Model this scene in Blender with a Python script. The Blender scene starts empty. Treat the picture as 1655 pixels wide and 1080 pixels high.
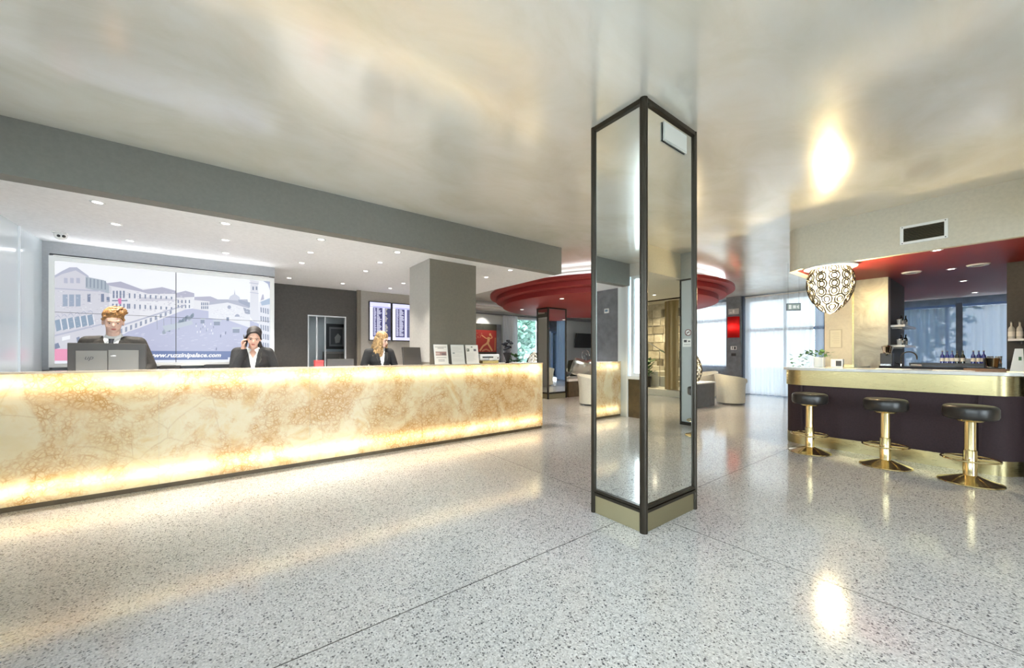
import bpy, bmesh, math, random
from mathutils import Vector, Matrix, noise as mnoise
random.seed(7)
PI = math.pi
SC = bpy.context.scene
COL = SC.collection

# ---------------------------------------------------------------- camera
EYE = 1.32
FPX = 610.6
cam = bpy.data.cameras.new('camera')
cam.sensor_fit = 'HORIZONTAL'; cam.sensor_width = 36.0
cam.lens = FPX / 1655 * 36.0
cam.shift_y = 32.5 / 1655
cam.clip_start = 0.05; cam.clip_end = 200
camo = bpy.data.objects.new('camera', cam)
camo.location = (0, 0, EYE)
camo.rotation_euler = (PI / 2, 0, math.radians(52.83 - 90))
COL.objects.link(camo); SC.camera = camo
# ---------------------------------------------------------------- world, exposure
world = bpy.data.worlds.new('world'); SC.world = world
world.use_nodes = True
bg = world.node_tree.nodes['Background']
bg.inputs['Color'].default_value = (0.90, 0.95, 1.0, 1); bg.inputs['Strength'].default_value = 7.2
SC.view_settings.view_transform = 'Standard'
SC.view_settings.look = 'None'
SC.view_settings.exposure = 1.18
SC.view_settings.gamma = 1.0
SC.view_settings.use_curve_mapping = False
try:
    SC.cycles.max_bounces = 10; SC.cycles.diffuse_bounces = 5; SC.cycles.glossy_bounces = 5
    SC.cycles.transmission_bounces = 6; SC.cycles.transparent_max_bounces = 10
    SC.cycles.sample_clamp_indirect = 6.0
    SC.cycles.caustics_reflective = False; SC.cycles.caustics_refractive = False
except Exception: pass
P_DOWN, P_STRIP, P_EGG = 75.0, 4.7, 300.0

def light(kind, name, loc, energy, color=(1, 1, 1), size=0.1, size_y=None, rot=None, spot=None, portal=False, spread=None):
    l = bpy.data.lights.new(name, kind); l.energy = energy; l.color = color
    if kind == 'AREA':
        l.shape = 'RECTANGLE' if size_y else 'SQUARE'; l.size = size
        if size_y: l.size_y = size_y
        if portal: l.cycles.is_portal = True
        if spread: l.spread = spread
    else: l.shadow_soft_size = size
    if kind == 'SPOT': l.spot_size = spot or 2.2; l.spot_blend = 0.9
    o = bpy.data.objects.new(name, l); o.location = loc
    if rot: o.rotation_euler = rot
    COL.objects.link(o); return o
def face(d):  # euler so that -Z looks along d
    return Vector(d).to_track_quat('-Z', 'Y').to_euler()
# daylight portals in the windows
light('AREA', 'daylight_portal', (-1.95, 1.0, 1.9), 1, size=7.6, size_y=2.1, rot=face((1, 0, 0)), portal=True)
light('AREA', 'daylight_portal', (1.3, -4.4, 1.7), 1, size=6.0, size_y=2.6, rot=face((0, 1, 0)), portal=True)
light('AREA', 'daylight_portal', (13.95, 4.2, 1.6), 1, size=3.0, size_y=9.0, rot=face((-1, 0, 0)), portal=True)
light('AREA', 'daylight_portal', (10.5, 12.2, 1.7), 1, size=4.0, size_y=2.4, rot=face((0, -1, 0)), portal=True)
# lit tubes inside the onyx desk: two rows behind the front sheet
for z, e in ((1.065, 1.0), (0.17, 1.0)):
    light('AREA', 'desk_tube_light', (1.35, 5.10, z), P_STRIP * e, (1.0, 0.79, 0.45), size=6.2, size_y=0.05, rot=face((0, -1, 0)))
light('AREA', 'desk_tube_light', (4.40, 5.28, 1.06), 1.5, (1.0, 0.83, 0.52), size=0.35, size_y=0.05, rot=(PI/2, 0, PI/2))

light('AREA', 'screen_cove_light', (-.57, 7.22, 2.57), 1.4, (.93, .95, 1.0), size=2.3, size_y=.06, rot=face((0, -.55, .85)))
light('AREA', 'soffit_fill_light', (.6, 5.27, 1.10), 3.5, (1.0, .97, .93), size=4.6, size_y=.04, rot=face((0, .75, .66)))  # added fill strip, unseen behind the ledge, aimed up to brighten the soffit

# ---------------------------------------------------------------- materials
def mat(name, col=(.8, .8, .8), rough=.5, metal=0.0, **k):
    m = bpy.data.materials.get(name)
    if m: return m
    m = bpy.data.materials.new(name); m.use_nodes = True
    b = m.node_tree.nodes['Principled BSDF']
    b.inputs['Base Color'].default_value = (*col, 1)
    b.inputs['Roughness'].default_value = rough
    b.inputs['Metallic'].default_value = metal
    for a, v in k.items():
        if a == 'emit': b.inputs['Emission Color'].default_value = (*v[0], 1); b.inputs['Emission Strength'].default_value = v[1]
        elif a == 'ior': b.inputs['IOR'].default_value = v
        elif a == 'trans': b.inputs['Transmission Weight'].default_value = v
        elif a == 'coat': b.inputs['Coat Weight'].default_value = v; b.inputs['Coat Roughness'].default_value = .08
        elif a == 'sheen': b.inputs['Sheen Weight'].default_value = v
    return m
class N:
    def __init__(s, m): s.m = m; s.t = m.node_tree; s.b = s.t.nodes.get('Principled BSDF'); s.out = s.t.nodes['Material Output']
    def n(s, kind, **k):
        x = s.t.nodes.new(kind)
        for a, v in k.items():
            if a.startswith('i_'):
                x.inputs[a[2:].replace('_', ' ')].default_value = v
            else: setattr(x, a, v)
        return x
    def l(s, a, b): s.t.links.new(a, b)
    def coord(s, scale=(1, 1, 1)):
        c = s.n('ShaderNodeTexCoord'); mp = s.n('ShaderNodeMapping'); mp.inputs['Scale'].default_value = scale
        s.l(c.outputs['Object'], mp.inputs['Vector']); return mp.outputs['Vector']
    def noise(s, v, scale, detail=4, rough=.55, dist=0.0):
        x = s.n('ShaderNodeTexNoise'); x.inputs['Scale'].default_value = scale; x.inputs['Detail'].default_value = detail
        x.inputs['Roughness'].default_value = rough; x.inputs['Distortion'].default_value = dist
        s.l(v, x.inputs['Vector']); return x.outputs['Fac']
    def ramp(s, f, stops, interp='LINEAR'):
        r = s.n('ShaderNodeValToRGB'); r.color_ramp.interpolation = interp; e = r.color_ramp.elements
        while len(e) > 1: e.remove(e[-1])
        e[0].position = stops[0][0]; e[0].color = (*stops[0][1], 1)
        for p, c in stops[1:]:
            q = e.new(p); q.color = (*c, 1)
        s.l(f, r.inputs['Fac']); return r.outputs['Color']
    def mix(s, f, a, b, mode='MIX'):
        x = s.n('ShaderNodeMix', data_type='RGBA', blend_type=mode)
        for sock, v in ((x.inputs[0], f), (x.inputs[6], a), (x.inputs[7], b)):
            if hasattr(v, 'is_output') or isinstance(v, bpy.types.NodeSocket): s.l(v, sock)
            elif isinstance(v, (int, float)): sock.default_value = v
            else: sock.default_value = (*v, 1)
        return x.outputs[2]
    def math(s, op, a, b=0.0):
        x = s.n('ShaderNodeMath', operation=op)
        for i, v in enumerate((a, b)):
            if isinstance(v, bpy.types.NodeSocket): s.l(v, x.inputs[i])
            else: x.inputs[i].default_value = v
        return x.outputs[0]
    def bump(s, h, strength=.2, dist=.01):
        x = s.n('ShaderNodeBump'); x.inputs['Strength'].default_value = strength; x.inputs['Distance'].default_value = dist
        s.l(h, x.inputs['Height']); s.l(x.outputs['Normal'], s.b.inputs['Normal'])

def m_terrazzo():
    m = mat('terrazzo', rough=.12, ior=1.75); n = N(m); v = n.coord()
    vo = n.n('ShaderNodeTexVoronoi', i_Scale=78.0); n.l(v, vo.inputs['Vector'])
    vo2 = n.n('ShaderNodeTexVoronoi', i_Scale=150.0); n.l(v, vo2.inputs['Vector'])
    sep = n.n('ShaderNodeSeparateColor'); n.l(vo.outputs['Color'], sep.inputs[0])
    sep2 = n.n('ShaderNodeSeparateColor'); n.l(vo2.outputs['Color'], sep2.inputs[0])
    chip = n.ramp(sep.outputs[0], [(0, (.10, .10, .11)), (.07, (.20, .19, .195)), (.12, (.45, .44, .45)), (.28, (.54, .53, .52)), (.5, (.68, .67, .66)), (.8, (.76, .745, .72)), (1, (.84, .83, .81))], 'CONSTANT')
    fine = n.ramp(sep2.outputs[1], [(0, (.22, .21, .21)), (.12, (.54, .53, .52)), (.5, (.66, .65, .64)), (.9, (.80, .79, .78))], 'CONSTANT')
    near = n.math('LESS_THAN', vo.outputs['Distance'], .42)
    c = n.mix(near, fine, chip)
    big = n.noise(v, .9, 3)
    c = n.mix(.25, c, n.ramp(big, [(.3, (.78, .77, .76)), (.7, (1, 1, 1))]), 'MULTIPLY')
    n.l(c, n.b.inputs['Base Color'])
    n.bump(n.noise(v, 2.2, 3), .04, .01)
    return m
def m_ceiling():
    m = mat('polished_stucco_ceiling', rough=.06, ior=2.0, metal=.27); n = N(m); v = n.coord((1, 1.6, 1))
    a = n.noise(v, 1.1, 7, .6, .6); c = n.ramp(a, [(.28, (.80, .765, .65)), (.5, (.90, .87, .79)), (.75, (.97, .96, .92))])
    n.l(c, n.b.inputs['Base Color'])
    r = n.math('MULTIPLY_ADD', n.noise(v, 2.5, 5), .22)
    n.t.nodes[-1].inputs[2].default_value = .07
    n.l(r, n.b.inputs['Roughness'])
    h = n.noise(n.coord((1, 2.6, 1)), 1.5, 4, .5, .4)
    n.bump(h, .02, .02); return m
def m_paint(name, col, rough=.6, amt=.05, scale=30):
    m = mat(name, col, rough); n = N(m); v = n.coord()
    c = n.ramp(n.noise(v, scale, 4), [(.3, tuple(x * (1 - amt) for x in col)), (.7, tuple(min(1, x * (1 + amt)) for x in col))])
    n.l(c, n.b.inputs['Base Color']); n.bump(n.noise(v, scale * 4, 2), .05, .002); return m
def m_onyx():
    m = mat('honey_onyx', rough=.12); n = N(m)
    v = n.coord(); 
    w = n.n('ShaderNodeTexNoise'); w.inputs['Scale'].default_value = 2.2; w.inputs['Detail'].default_value = 4; n.l(v, w.inputs['Vector'])
    dv = n.n('ShaderNodeVectorMath', operation='MULTIPLY_ADD'); dv.inputs[1].default_value = (.10, .10, .10)
    n.l(w.outputs['Color'], dv.inputs[0]); n.l(v, dv.inputs[2])
    def cells(sc, lo, hi):
        x = n.n('ShaderNodeTexVoronoi', feature='DISTANCE_TO_EDGE'); x.inputs['Scale'].default_value = sc
        n.l(dv.outputs[0], x.inputs['Vector']); return n.ramp(x.outputs['Distance'], [(lo, (1, 1, 1)), (hi, (0, 0, 0))])
    big = n.ramp(n.noise(dv.outputs[0], 1.5, 6, .68, .8), [(.43, (0, 0, 0)), (.59, (1, 1, 1))])
    brk = n.ramp(n.noise(v, 6.5, 4, .6, .6), [(.34, (.15, .15, .15)), (.56, (1, 1, 1))])
    c1 = n.mix(1.0, cells(15, .0, .14), cells(29, .0, .14), 'LIGHTEN')
    veins = n.mix(1.0, n.mix(1.0, c1, big, 'MULTIPLY'), brk, 'MULTIPLY')
    thin = n.mix(1.0, cells(2.3, .0, .014), brk, 'MULTIPLY')
    cloud = n.ramp(n.noise(v, 3.0, 6, .65, 1.0), [(.33, (.84, .70, .44)), (.47, (.94, .90, .75)), (.62, (.90, .83, .63)), (.74, (.74, .60, .38))])
    c = n.mix(n.math('MULTIPLY', veins, .95), cloud, (.52, .28, .09))
    c = n.mix(n.math('MULTIPLY', thin, .25), c, (.42, .22, .08))
    c = n.mix(n.math('MULTIPLY', big, .40), c, (.76, .50, .22))
    tr = n.n('ShaderNodeBsdfTranslucent'); n.l(c, tr.inputs['Color'])
    n.l(c, n.b.inputs['Base Color'])
    mx = n.n('ShaderNodeMixShader'); mx.inputs[0].default_value = .62
    n.l(n.b.outputs[0], mx.inputs[1]); n.l(tr.outputs[0], mx.inputs[2]); n.l(mx.outputs[0], n.out.inputs['Surface'])
    return m
def m_sheer(name, col=(.80, .86, .93), tr=.16, clear=.035):
    m = mat(name, col, .9); n = N(m)
    t = n.n('ShaderNodeBsdfTranslucent'); t.inputs['Color'].default_value = (*col, 1)
    tp = n.n('ShaderNodeBsdfTransparent')
    a = n.n('ShaderNodeMixShader'); a.inputs[0].default_value = tr; n.l(n.b.outputs[0], a.inputs[1]); n.l(t.outputs[0], a.inputs[2])
    b = n.n('ShaderNodeMixShader'); b.inputs[0].default_value = clear; n.l(a.outputs[0], b.inputs[1]); n.l(tp.outputs[0], b.inputs[2])
    n.l(b.outputs[0], n.out.inputs['Surface']); return m
def m_glass(name='window_glass', tint=(.93, .97, .98)):
    m = bpy.data.materials.new(name); m.use_nodes = True; n = N(m)
    tp = n.n('ShaderNodeBsdfTransparent'); tp.inputs['Color'].default_value = (*tint, 1)
    g = n.n('ShaderNodeBsdfGlossy'); g.inputs['Roughness'].default_value = .02
    f = n.n('ShaderNodeFresnel'); f.inputs['IOR'].default_value = 1.45
    mx = n.n('ShaderNodeMixShader'); n.l(f.outputs[0], mx.inputs[0]); n.l(tp.outputs[0], mx.inputs[1]); n.l(g.outputs[0], mx.inputs[2])
    n.l(mx.outputs[0], n.out.inputs['Surface']); return m
def m_emit(name, col, s):
    return mat(name, (0, 0, 0), .8, emit=(col, s))
def m_screen(name, s):
    m = mat(name, (.01, .01, .01), .35); n = N(m)
    a = n.n('ShaderNodeVertexColor', layer_name='Col'); n.l(a.outputs['Color'], n.b.inputs['Emission Color'])
    n.b.inputs['Emission Strength'].default_value = s; return m
def m_print(name):
    m = mat(name, (.8, .8, .8), .45); n = N(m)
    a = n.n('ShaderNodeVertexColor', layer_name='Col'); n.l(a.outputs['Color'], n.b.inputs['Base Color']); return m
def m_brushed(name, col, rough=.3):
    m = mat(name, col, rough, 1.0); n = N(m); v = n.coord((2, 2, 60))
    r = n.math('MULTIPLY_ADD', n.noise(v, 6, 3), .25); n.t.nodes[-1].inputs[2].default_value = rough - .12
    n.l(r, n.b.inputs['Roughness']); return m
def m_plaster(name, c1, c2, rough=.35, metal=.5, scale=2.5):
    m = mat(name, c1, rough, metal); n = N(m); v = n.coord()
    n.l(n.ramp(n.noise(v, scale, 7, .65, 1.2), [(.3, c1), (.7, c2)]), n.b.inputs['Base Color']); return m
def m_stone(name):
    m = mat(name, (.5, .45, .35), .7); n = N(m); v = n.coord()
    n.l(n.ramp(n.noise(v, 5, 6, .7), [(.3, (.45, .40, .30)), (.7, (.78, .72, .58))]), n.b.inputs['Base Color'])
    oi = n.n('ShaderNodeObjectInfo'); c0 = n.b.inputs['Base Color'].links[0].from_socket
    n.l(n.mix(1.0, c0, n.ramp(oi.outputs['Random'], [(0, (.22, .20, .16)), (.5, (.6, .57, .5)), (1, (1, 1, 1))]), 'MULTIPLY'), n.b.inputs['Base Color']); return m
def m_leaf(name, a, b):
    m = mat(name, a, .5); n = N(m); v = n.coord()
    n.l(n.ramp(n.noise(v, 9, 3), [(.3, a), (.7, b)]), n.b.inputs['Base Color']); return m

TERR = m_terrazzo(); CEIL = m_ceiling(); ONYX = m_onyx()
BEAM = m_paint('beam_paint', (.195, .19, .17), .7)
SOFF = m_paint('soffit_paint', (.88, .88, .88), .7)
TAUPE = m_paint('taupe_column_paint', (.19, .168, .132), .7, .06)
LTAUPE = m_paint('light_taupe_wall', (.40, .38, .35), .7)
DWALL = m_paint('charcoal_wall_cladding', (.07, .063, .057), .6, .12)
BULK = m_paint('grey_blue_bulkhead', (.38, .39, .41), .65)
PALE = mat('pale_blue_glass_panel', (.72, .80, .84), .25, 0, coat=.5)
CREAM = m_paint('cream_wall', (.68, .65, .55), .6)
WHITE = m_paint('white_plaster', (.74, .74, .71), .6)
WGLOSS = mat('white_gloss', (.85, .85, .83), .25)
FASC = m_paint('fascia_paint', (.62, .575, .47), .6)
RED = mat('red_lacquer_ceiling', (.24, .020, .018), .5)
REDD = mat('red_lacquer_tiers', (.28, .022, .02), .55)
BRONZE = mat('dark_bronze', (.022, .016, .009), .34, .5)
MIRR = mat('mirror_glass', (.80, .82, .80), .015, 1.0)
BRASS = m_brushed('brushed_brass', (.42, .355, .19), .30)
PBRASS = mat('polished_brass', (.80, .66, .36), .16, 1.0)
PLINTH = m_brushed('satin_brass_skirting', (.36, .32, .20), .42)
PURP = m_paint('aubergine_leather_panel', (.030, .014, .018), .75, .2, 60)
LEATH = m_paint('black_leather', (.018, .016, .015), .33, .2, 40)
MARB = m_plaster('white_marble', (.62, .62, .60), (.82, .82, .80), .12, 0, 3)
DARK = mat('black_plastic', (.03, .03, .032), .4)
DGREY = mat('dark_grey_plastic', (.045, .040, .036), .45)
SILV = mat('silver_plastic', (.17, .16, .145), .4, .3)
CHROME = mat('chrome', (.8, .8, .82), .1, 1.0)
FRAMEB = mat('blue_grey_window_frame', (.10, .13, .20), .4)
FRAMEW = mat('white_window_frame', (.80, .84, .88), .35)
GLASS = m_glass(); SHEER = m_sheer('sheer_white_voile')
SHEER2 = m_sheer('thin_blue_voile', (.42, .56, .78), .07, .02)
GOLDC = mat('gold_satin_drape', (.30, .20, .07), .35, .25, sheen=.5)
BROWN = m_paint('dark_brown_wood', (.10, .07, .035), .45, .25, 8)
GREYB = m_paint('dark_grey_table_veneer', (.11, .11, .115), .5, .15, 10)
CHAIR = m_paint('ivory_leather', (.70, .68, .58), .45, .05, 25)
CONC = m_plaster('smoked_plaster', (.20, .19, .165), (.46, .43, .35), .38, .45, 2.0)
GREYC = m_paint('grey_stone_cladding', (.17, .18, .20), .5, .2, 6)
LOUNGEW = m_paint('grey_lounge_wall', (.40, .42, .43), .6)
PAPER = mat('white_paper', (.82, .80, .76), .6)
LEAF = m_leaf('green_leaves', (.03, .10, .03), (.10, .24, .08))
LEAFO = m_leaf('garden_leaves', (.12, .26, .20), (.35, .50, .42))
BARK = mat('bark', (.12, .09, .07), .9)
SKIN = mat('skin', (.62, .38, .29), .5); SKIN2 = mat('skin_light', (.68, .44, .34), .5)
SUIT = m_paint('charcoal_suit_wool', (.024, .021, .017), .8, .2, 60)
SUIT2 = m_paint('black_suit_wool', (.013, .013, .014), .8, .2, 60)
SHIRT = mat('white_shirt', (.80, .80, .78), .7); TIE = mat('dark_tie', (.02, .022, .03), .5)
LIP = mat('lips', (.42, .12, .10), .5); EYED = mat('dark_lashes', (.02, .015, .012), .5); EYEW = mat('eye_white', (.7, .68, .66), .3)
def m_hair(name, a, b, sc=18):
    m = mat(name, a, .6); n = N(m); v = n.coord((3, 3, .6))
    n.l(n.ramp(n.noise(v, sc, 5, .7, 1.5), [(.38, a), (.62, b)]), n.b.inputs['Base Color']); n.bump(n.noise(v, sc * 3, 3), .5, .004); return m
HAIRM = m_hair('ginger_brown_hair', (.07, .032, .016), (.50, .25, .07)); HAIRD = m_hair('dark_hair', (.004, .003, .004), (.02, .014, .013)); HAIRB = m_hair('blonde_wavy_hair', (.11, .06, .025), (.58, .37, .16), 14)

# ---------------------------------------------------------------- mesh helpers
class MB:
    def __init__(s): s.bm = bmesh.new(); s.smooth = False
    def box(s, x0, x1, y0, y1, z0, z1, bev=0.0):
        c = [(x, y, z) for x in (x0, x1) for y in (y0, y1) for z in (z0, z1)]
        v = [s.bm.verts.new(p) for p in c]
        F = [s.bm.faces.new([v[i] for i in q]) for q in ((0, 1, 3, 2), (4, 6, 7, 5), (0, 4, 5, 1), (2, 3, 7, 6), (0, 2, 6, 4), (1, 5, 7, 3))]
        if bev > 0:
            es = {e for f in F for e in f.edges}
            bmesh.ops.bevel(s.bm, geom=list(es), offset=bev, segments=2, affect='EDGES', profile=.5)
        return s
    def prism(s, pts, z0, z1):
        a = [s.bm.verts.new((x, y, z0)) for x, y in pts]; b = [s.bm.verts.new((x, y, z1)) for x, y in pts]
        n = len(pts)
        s.bm.faces.new(a[::-1]); s.bm.faces.new(b)
        for i in range(n): s.bm.faces.new((a[i], a[(i + 1) % n], b[(i + 1) % n], b[i]))
        return s
    def lathe(s, prof, c=(0, 0, 0), n=32, a0=0.0, a1=2 * PI, M=None, sx=1, sy=1):
        full = abs(a1 - a0 - 2 * PI) < 1e-6; m = n if full else n + 1; rings = []
        for r, z in prof:
            ring = []
            if r < 1e-6:
                p = Vector((c[0], c[1], c[2] + z)); p = M @ p if M else p
                ring = [s.bm.verts.new(p)] * m
            else:
                for i in range(m):
                    a = a0 + (a1 - a0) * i / n
                    p = Vector((c[0] + sx * r * math.cos(a), c[1] + sy * r * math.sin(a), c[2] + z)); p = M @ p if M else p
                    ring.append(s.bm.verts.new(p))
            rings.append(ring)
        for k in range(len(rings) - 1):
            A, B = rings[k], rings[k + 1]
            for i in range(n):
                j = (i + 1) % m
                q = [A[i], A[j], B[j], B[i]]; u = []
                for x in q:
                    if x not in u: u.append(x)
                if len(u) > 2:
                    try: s.bm.faces.new(u)
                    except ValueError: pass
        return s
    def cyl(s, c, r, z0, z1, n=24, M=None, r2=None):
        r2 = r if r2 is None else r2
        return s.lathe([(0, z0), (r, z0), (r2, z1), (0, z1)], c, n, M=M)
    def tube(s, pts, rad, n=8, closed=False):
        pts = [Vector(p) for p in pts]; m = len(pts)
        if not hasattr(rad, '__len__'): rad = [rad] * m
        rings = []; up = Vector((0, 0, 1))
        for i, p in enumerate(pts):
            if closed: t = pts[(i + 1) % m] - pts[i - 1]
            else: t = pts[min(i + 1, m - 1)] - pts[max(i - 1, 0)]
            t.normalize(); a = t.cross(up)
            if a.length < .05: a = t.cross(Vector((1, 0, 0)))
            a.normalize(); b = t.cross(a); 
            rings.append([s.bm.verts.new(p + rad[i] * (a * math.cos(2 * PI * k / n) + b * math.sin(2 * PI * k / n))) for k in range(n)])
        for i in range(m if closed else m - 1):
            A, B = rings[i], rings[(i + 1) % m]
            for k in range(n): s.bm.faces.new((A[k], A[(k + 1) % n], B[(k + 1) % n], B[k]))
        if not closed: s.bm.faces.new(rings[0][::-1]); s.bm.faces.new(rings[-1])
        return s
    def ell(s, c, r, M=None, u=16, v=10):
        prof = [(math.sin(PI * i / v), -math.cos(PI * i / v)) for i in range(v + 1)]
        T = Matrix.Translation(Vector(c)) @ Matrix.Diagonal((r[0], r[1], r[2], 1))
        if M: T = M @ T
        return s.lathe([(max(a, 0), b) for a, b in prof], n=u, M=T)
    def limb(s, pts, rad, n=12):
        s.tube(pts, rad, n)
        for p, r in zip(pts, rad): s.ell(p, (r, r, r), u=n, v=8)
        return s
    def loft(s, st, n=20, M=None):   # (x,y,z,rx,ry)
        rings = []
        for x, y, z, rx, ry in st:
            rings.append([s.bm.verts.new((M @ Vector(p)) if M else p) for p in [(x + rx * math.cos(2 * PI * k / n), y + ry * math.sin(2 * PI * k / n), z) for k in range(n)]])
        for A, B in zip(rings, rings[1:]):
            for k in range(n): s.bm.faces.new((A[k], A[(k + 1) % n], B[(k + 1) % n], B[k]))
        s.bm.faces.new(rings[0][::-1]); s.bm.faces.new(rings[-1]); return s
    def quad(s, pts):
        s.bm.faces.new([s.bm.verts.new(p) for p in pts]); return s
    def build(s, name, m, parent=None, smooth=False, xform=None):
        bmesh.ops.recalc_face_normals(s.bm, faces=s.bm.faces)
        if xform: s.bm.transform(xform)
        me = bpy.data.meshes.new(name); s.bm.to_mesh(me); s.bm.free()
        if m: me.materials.append(m)
        if smooth:
            for p in me.polygons: p.use_smooth = True
            try: me.set_sharp_from_angle(angle=math.radians(40))
            except Exception: pass
        o = bpy.data.objects.new(name, me); COL.objects.link(o)
        if parent: o.parent = parent
        return o
def thing(name, label, cat, loc=(0, 0, 0), rz=0.0, group=None):
    o = bpy.data.objects.new(name, None); o.empty_display_size = .1; COL.objects.link(o)
    o.location = loc; o.rotation_euler = (0, 0, rz); tag(o, label, cat, group); return o
def tag(o, label, cat, group=None):
    o['label'] = label; o['category'] = cat
    if group: o['group'] = group
    return o
def struct(o): o['kind'] = 'structure'; return o
def B(name, m, b, parent=None, bev=0.0):
    return MB().box(*b, bev=bev).build(name, m, parent)
def S(name, m, *boxes):
    k = MB()
    for b in boxes: k.box(*b)
    return struct(k.build(name, m))
def copytree(o, parent=None):
    c = o.copy(); COL.objects.link(c)
    if parent: c.parent = parent
    for ch in o.children: copytree(ch, c)
    return c
def dup(o, loc, rz=None, label=None):
    c = copytree(o); c.location = loc
    if rz is not None: c.rotation_euler = (0, 0, rz)
    if label: c['label'] = label
    return c
class Paint:     # flat printed or lit picture: coloured polygons on thin layers, plane facing -Y
    def __init__(s): s.v = []; s.f = []; s.c = []
    def poly(s, pts, col, layer=0):
        i = len(s.v); s.v += [(x, -.0004 * layer, z) for x, z in pts]; s.f.append(list(range(i, i + len(pts)))); s.c.append(col)
    def rect(s, x0, x1, z0, z1, col, layer=1): s.poly([(x0, z0), (x1, z0), (x1, z1), (x0, z1)], col, layer)
    def build(s, name, m, parent):
        me = bpy.data.meshes.new(name); me.from_pydata(s.v, [], s.f); me.materials.append(m)
        a = me.color_attributes.new('Col', 'FLOAT_COLOR', 'CORNER')
        for p, c in zip(me.polygons, s.c):
            for li in p.loop_indices: a.data[li].color = (*c, 1)
        o = bpy.data.objects.new(name, me); COL.objects.link(o); o.parent = parent; return o
def text(name, body, size, m, parent, loc, rot, shear=0.0, off=0.0, ext=.0005, align='CENTER'):
    cu = bpy.data.curves.new(name, 'FONT'); cu.body = body; cu.size = size; cu.shear = shear; cu.offset = off; cu.extrude = ext
    cu.align_x = align; cu.align_y = 'CENTER'; cu.resolution_u = 2
    t = bpy.data.objects.new('tmp', cu); COL.objects.link(t)
    me = bpy.data.meshes.new_from_object(t.evaluated_get(bpy.context.evaluated_depsgraph_get()))
    bpy.data.objects.remove(t); me.materials.clear(); me.materials.append(m); me.name = name
    o = bpy.data.objects.new(name, me); COL.objects.link(o); o.parent = parent; o.location = loc; o.rotation_euler = rot; return o
# plane unprojection for flat pictures that hang on a wall at a known Y
_a = math.radians(52.83)
def on_y(u, v, Y):
    t = (u - 827.5) / FPX; qx = math.cos(_a) + t * math.sin(_a); qy = math.sin(_a) - t * math.cos(_a); d = Y / qy
    return qx * d, EYE - (v - 572.5) * d / FPX

CZ = 3.21    # ceiling height
SZ = 2.75    # soffit over the reception
# ================================================================ STRUCTURE
S('floor', TERR, (-2.0, 14.2, -6.8, 12.4, -.1, 0))
# brass-thin expansion joints, recessed look
for i, b in enumerate(((-1.84, 2.443, 1.868, 1.873, 0, .0008), (3.2, 13.6, 1.868, 1.873, 0, .0008), (2.78, 2.785, 2.12, 5.0, 0, .0008), (2.78, 2.785, -4.3, 1.6, 0, .0008), (4.9, 13.6, 5.6, 5.605, 0, .0008))):
    S('trim_%d' % (i + 1), DGREY, b)
S('ceiling', CEIL, (-2.0, 14.2, -6.8, 12.4, CZ, CZ + .1))
# beam and reception soffit
S('beam', BEAM, (-1.84, 4.76, 4.82, 5.0, SZ, CZ))
S('soffit', SOFF, (-1.84, 4.76, 5.0, 12.1, SZ - .0, SZ + .06))
S('soffit_edge', BEAM, (4.70, 4.76, 5.0, 12.1, SZ + .06, CZ))
# left wall: pale panels behind the desk, grey panel, glazed front part
S('wall_left', PALE, (-2.0, -1.84, 5.72, 7.5, 0, CZ), (-2.0, -1.84, 4.86, 5.12, 0, CZ))
S('wall_left_panel', GREYC, (-2.0, -1.845, 5.12, 5.72, 0, CZ))
S('trim_6', FRAMEW, (-1.84, -1.825, 6.67, 6.69, 0, SZ), (-1.84, -1.82, 5.70, 5.735, 0, SZ), (-1.84, -1.82, 4.86, 4.90, 0, SZ))
S('wall_left_sill', BROWN, (-2.0, -1.84, -4.5, 4.86, 0, .80))
S('wall_left_header', WHITE, (-2.0, -1.84, -4.5, 4.86, 2.95, CZ))
S('trim_7', FRAMEW, (-2.02, -1.78, -4.5, 4.86, .80, .86))
for i, (y0, y1) in enumerate(((2.9, 4.82), (.95, 2.87), (-1.0, .92), (-2.95, -1.03), (-4.5, -2.98))):
    k = MB()
    k.box(-1.96, -1.88, y0, y0 + .06, .86, 2.95).box(-1.96, -1.88, y1 - .06, y1, .86, 2.95).box(-1.96, -1.88, y0 + .06, y1 - .06, .86, .92).box(-1.96, -1.88, y0 + .06, y1 - .06, 2.89, 2.95)
    k.box(-1.95, -1.89, (y0 + y1) / 2 - .025, (y0 + y1) / 2 + .025, .92, 2.89)
    w = struct(k.build('window_%d' % (i + 4), FRAMEW))
    B('pane', GLASS, (-1.925, -1.915, y0 + .06, (y0 + y1) / 2 - .025, .92, 2.89), w)
    B('pane', GLASS, (-1.925, -1.915, (y0 + y1) / 2 + .025, y1 - .06, .92, 2.89), w)
# rear wall behind the camera with tall glazing
S('wall_rear', WHITE, (-2.0, -1.6, -4.6, -4.45, 0, CZ), (4.25, 6.3, -4.6, -4.45, 0, CZ), (-1.6, 4.25, -4.6, -4.45, 2.9, CZ), (6.2, 6.3, -6.6, -4.6, 0, CZ), (6.2, 14.2, -6.7, -6.6, 0, CZ))
for i in range(3):
    x0 = -1.6 + i * 1.95; x1 = x0 + 1.95
    k = MB().box(x0, x0 + .07, -4.56, -4.48, 0, 2.9).box(x1 - .07, x1, -4.56, -4.48, 0, 2.9).box(x0 + .07, x1 - .07, -4.56, -4.48, 0, .12).box(x0 + .07, x1 - .07, -4.56, -4.48, 2.82, 2.9)
    w = struct(k.build('window_%d' % (i + 9), FRAMEB)); B('pane', GLASS, (x0 + .07, x1 - .07, -4.525, -4.515, .12, 2.82), w)
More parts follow.
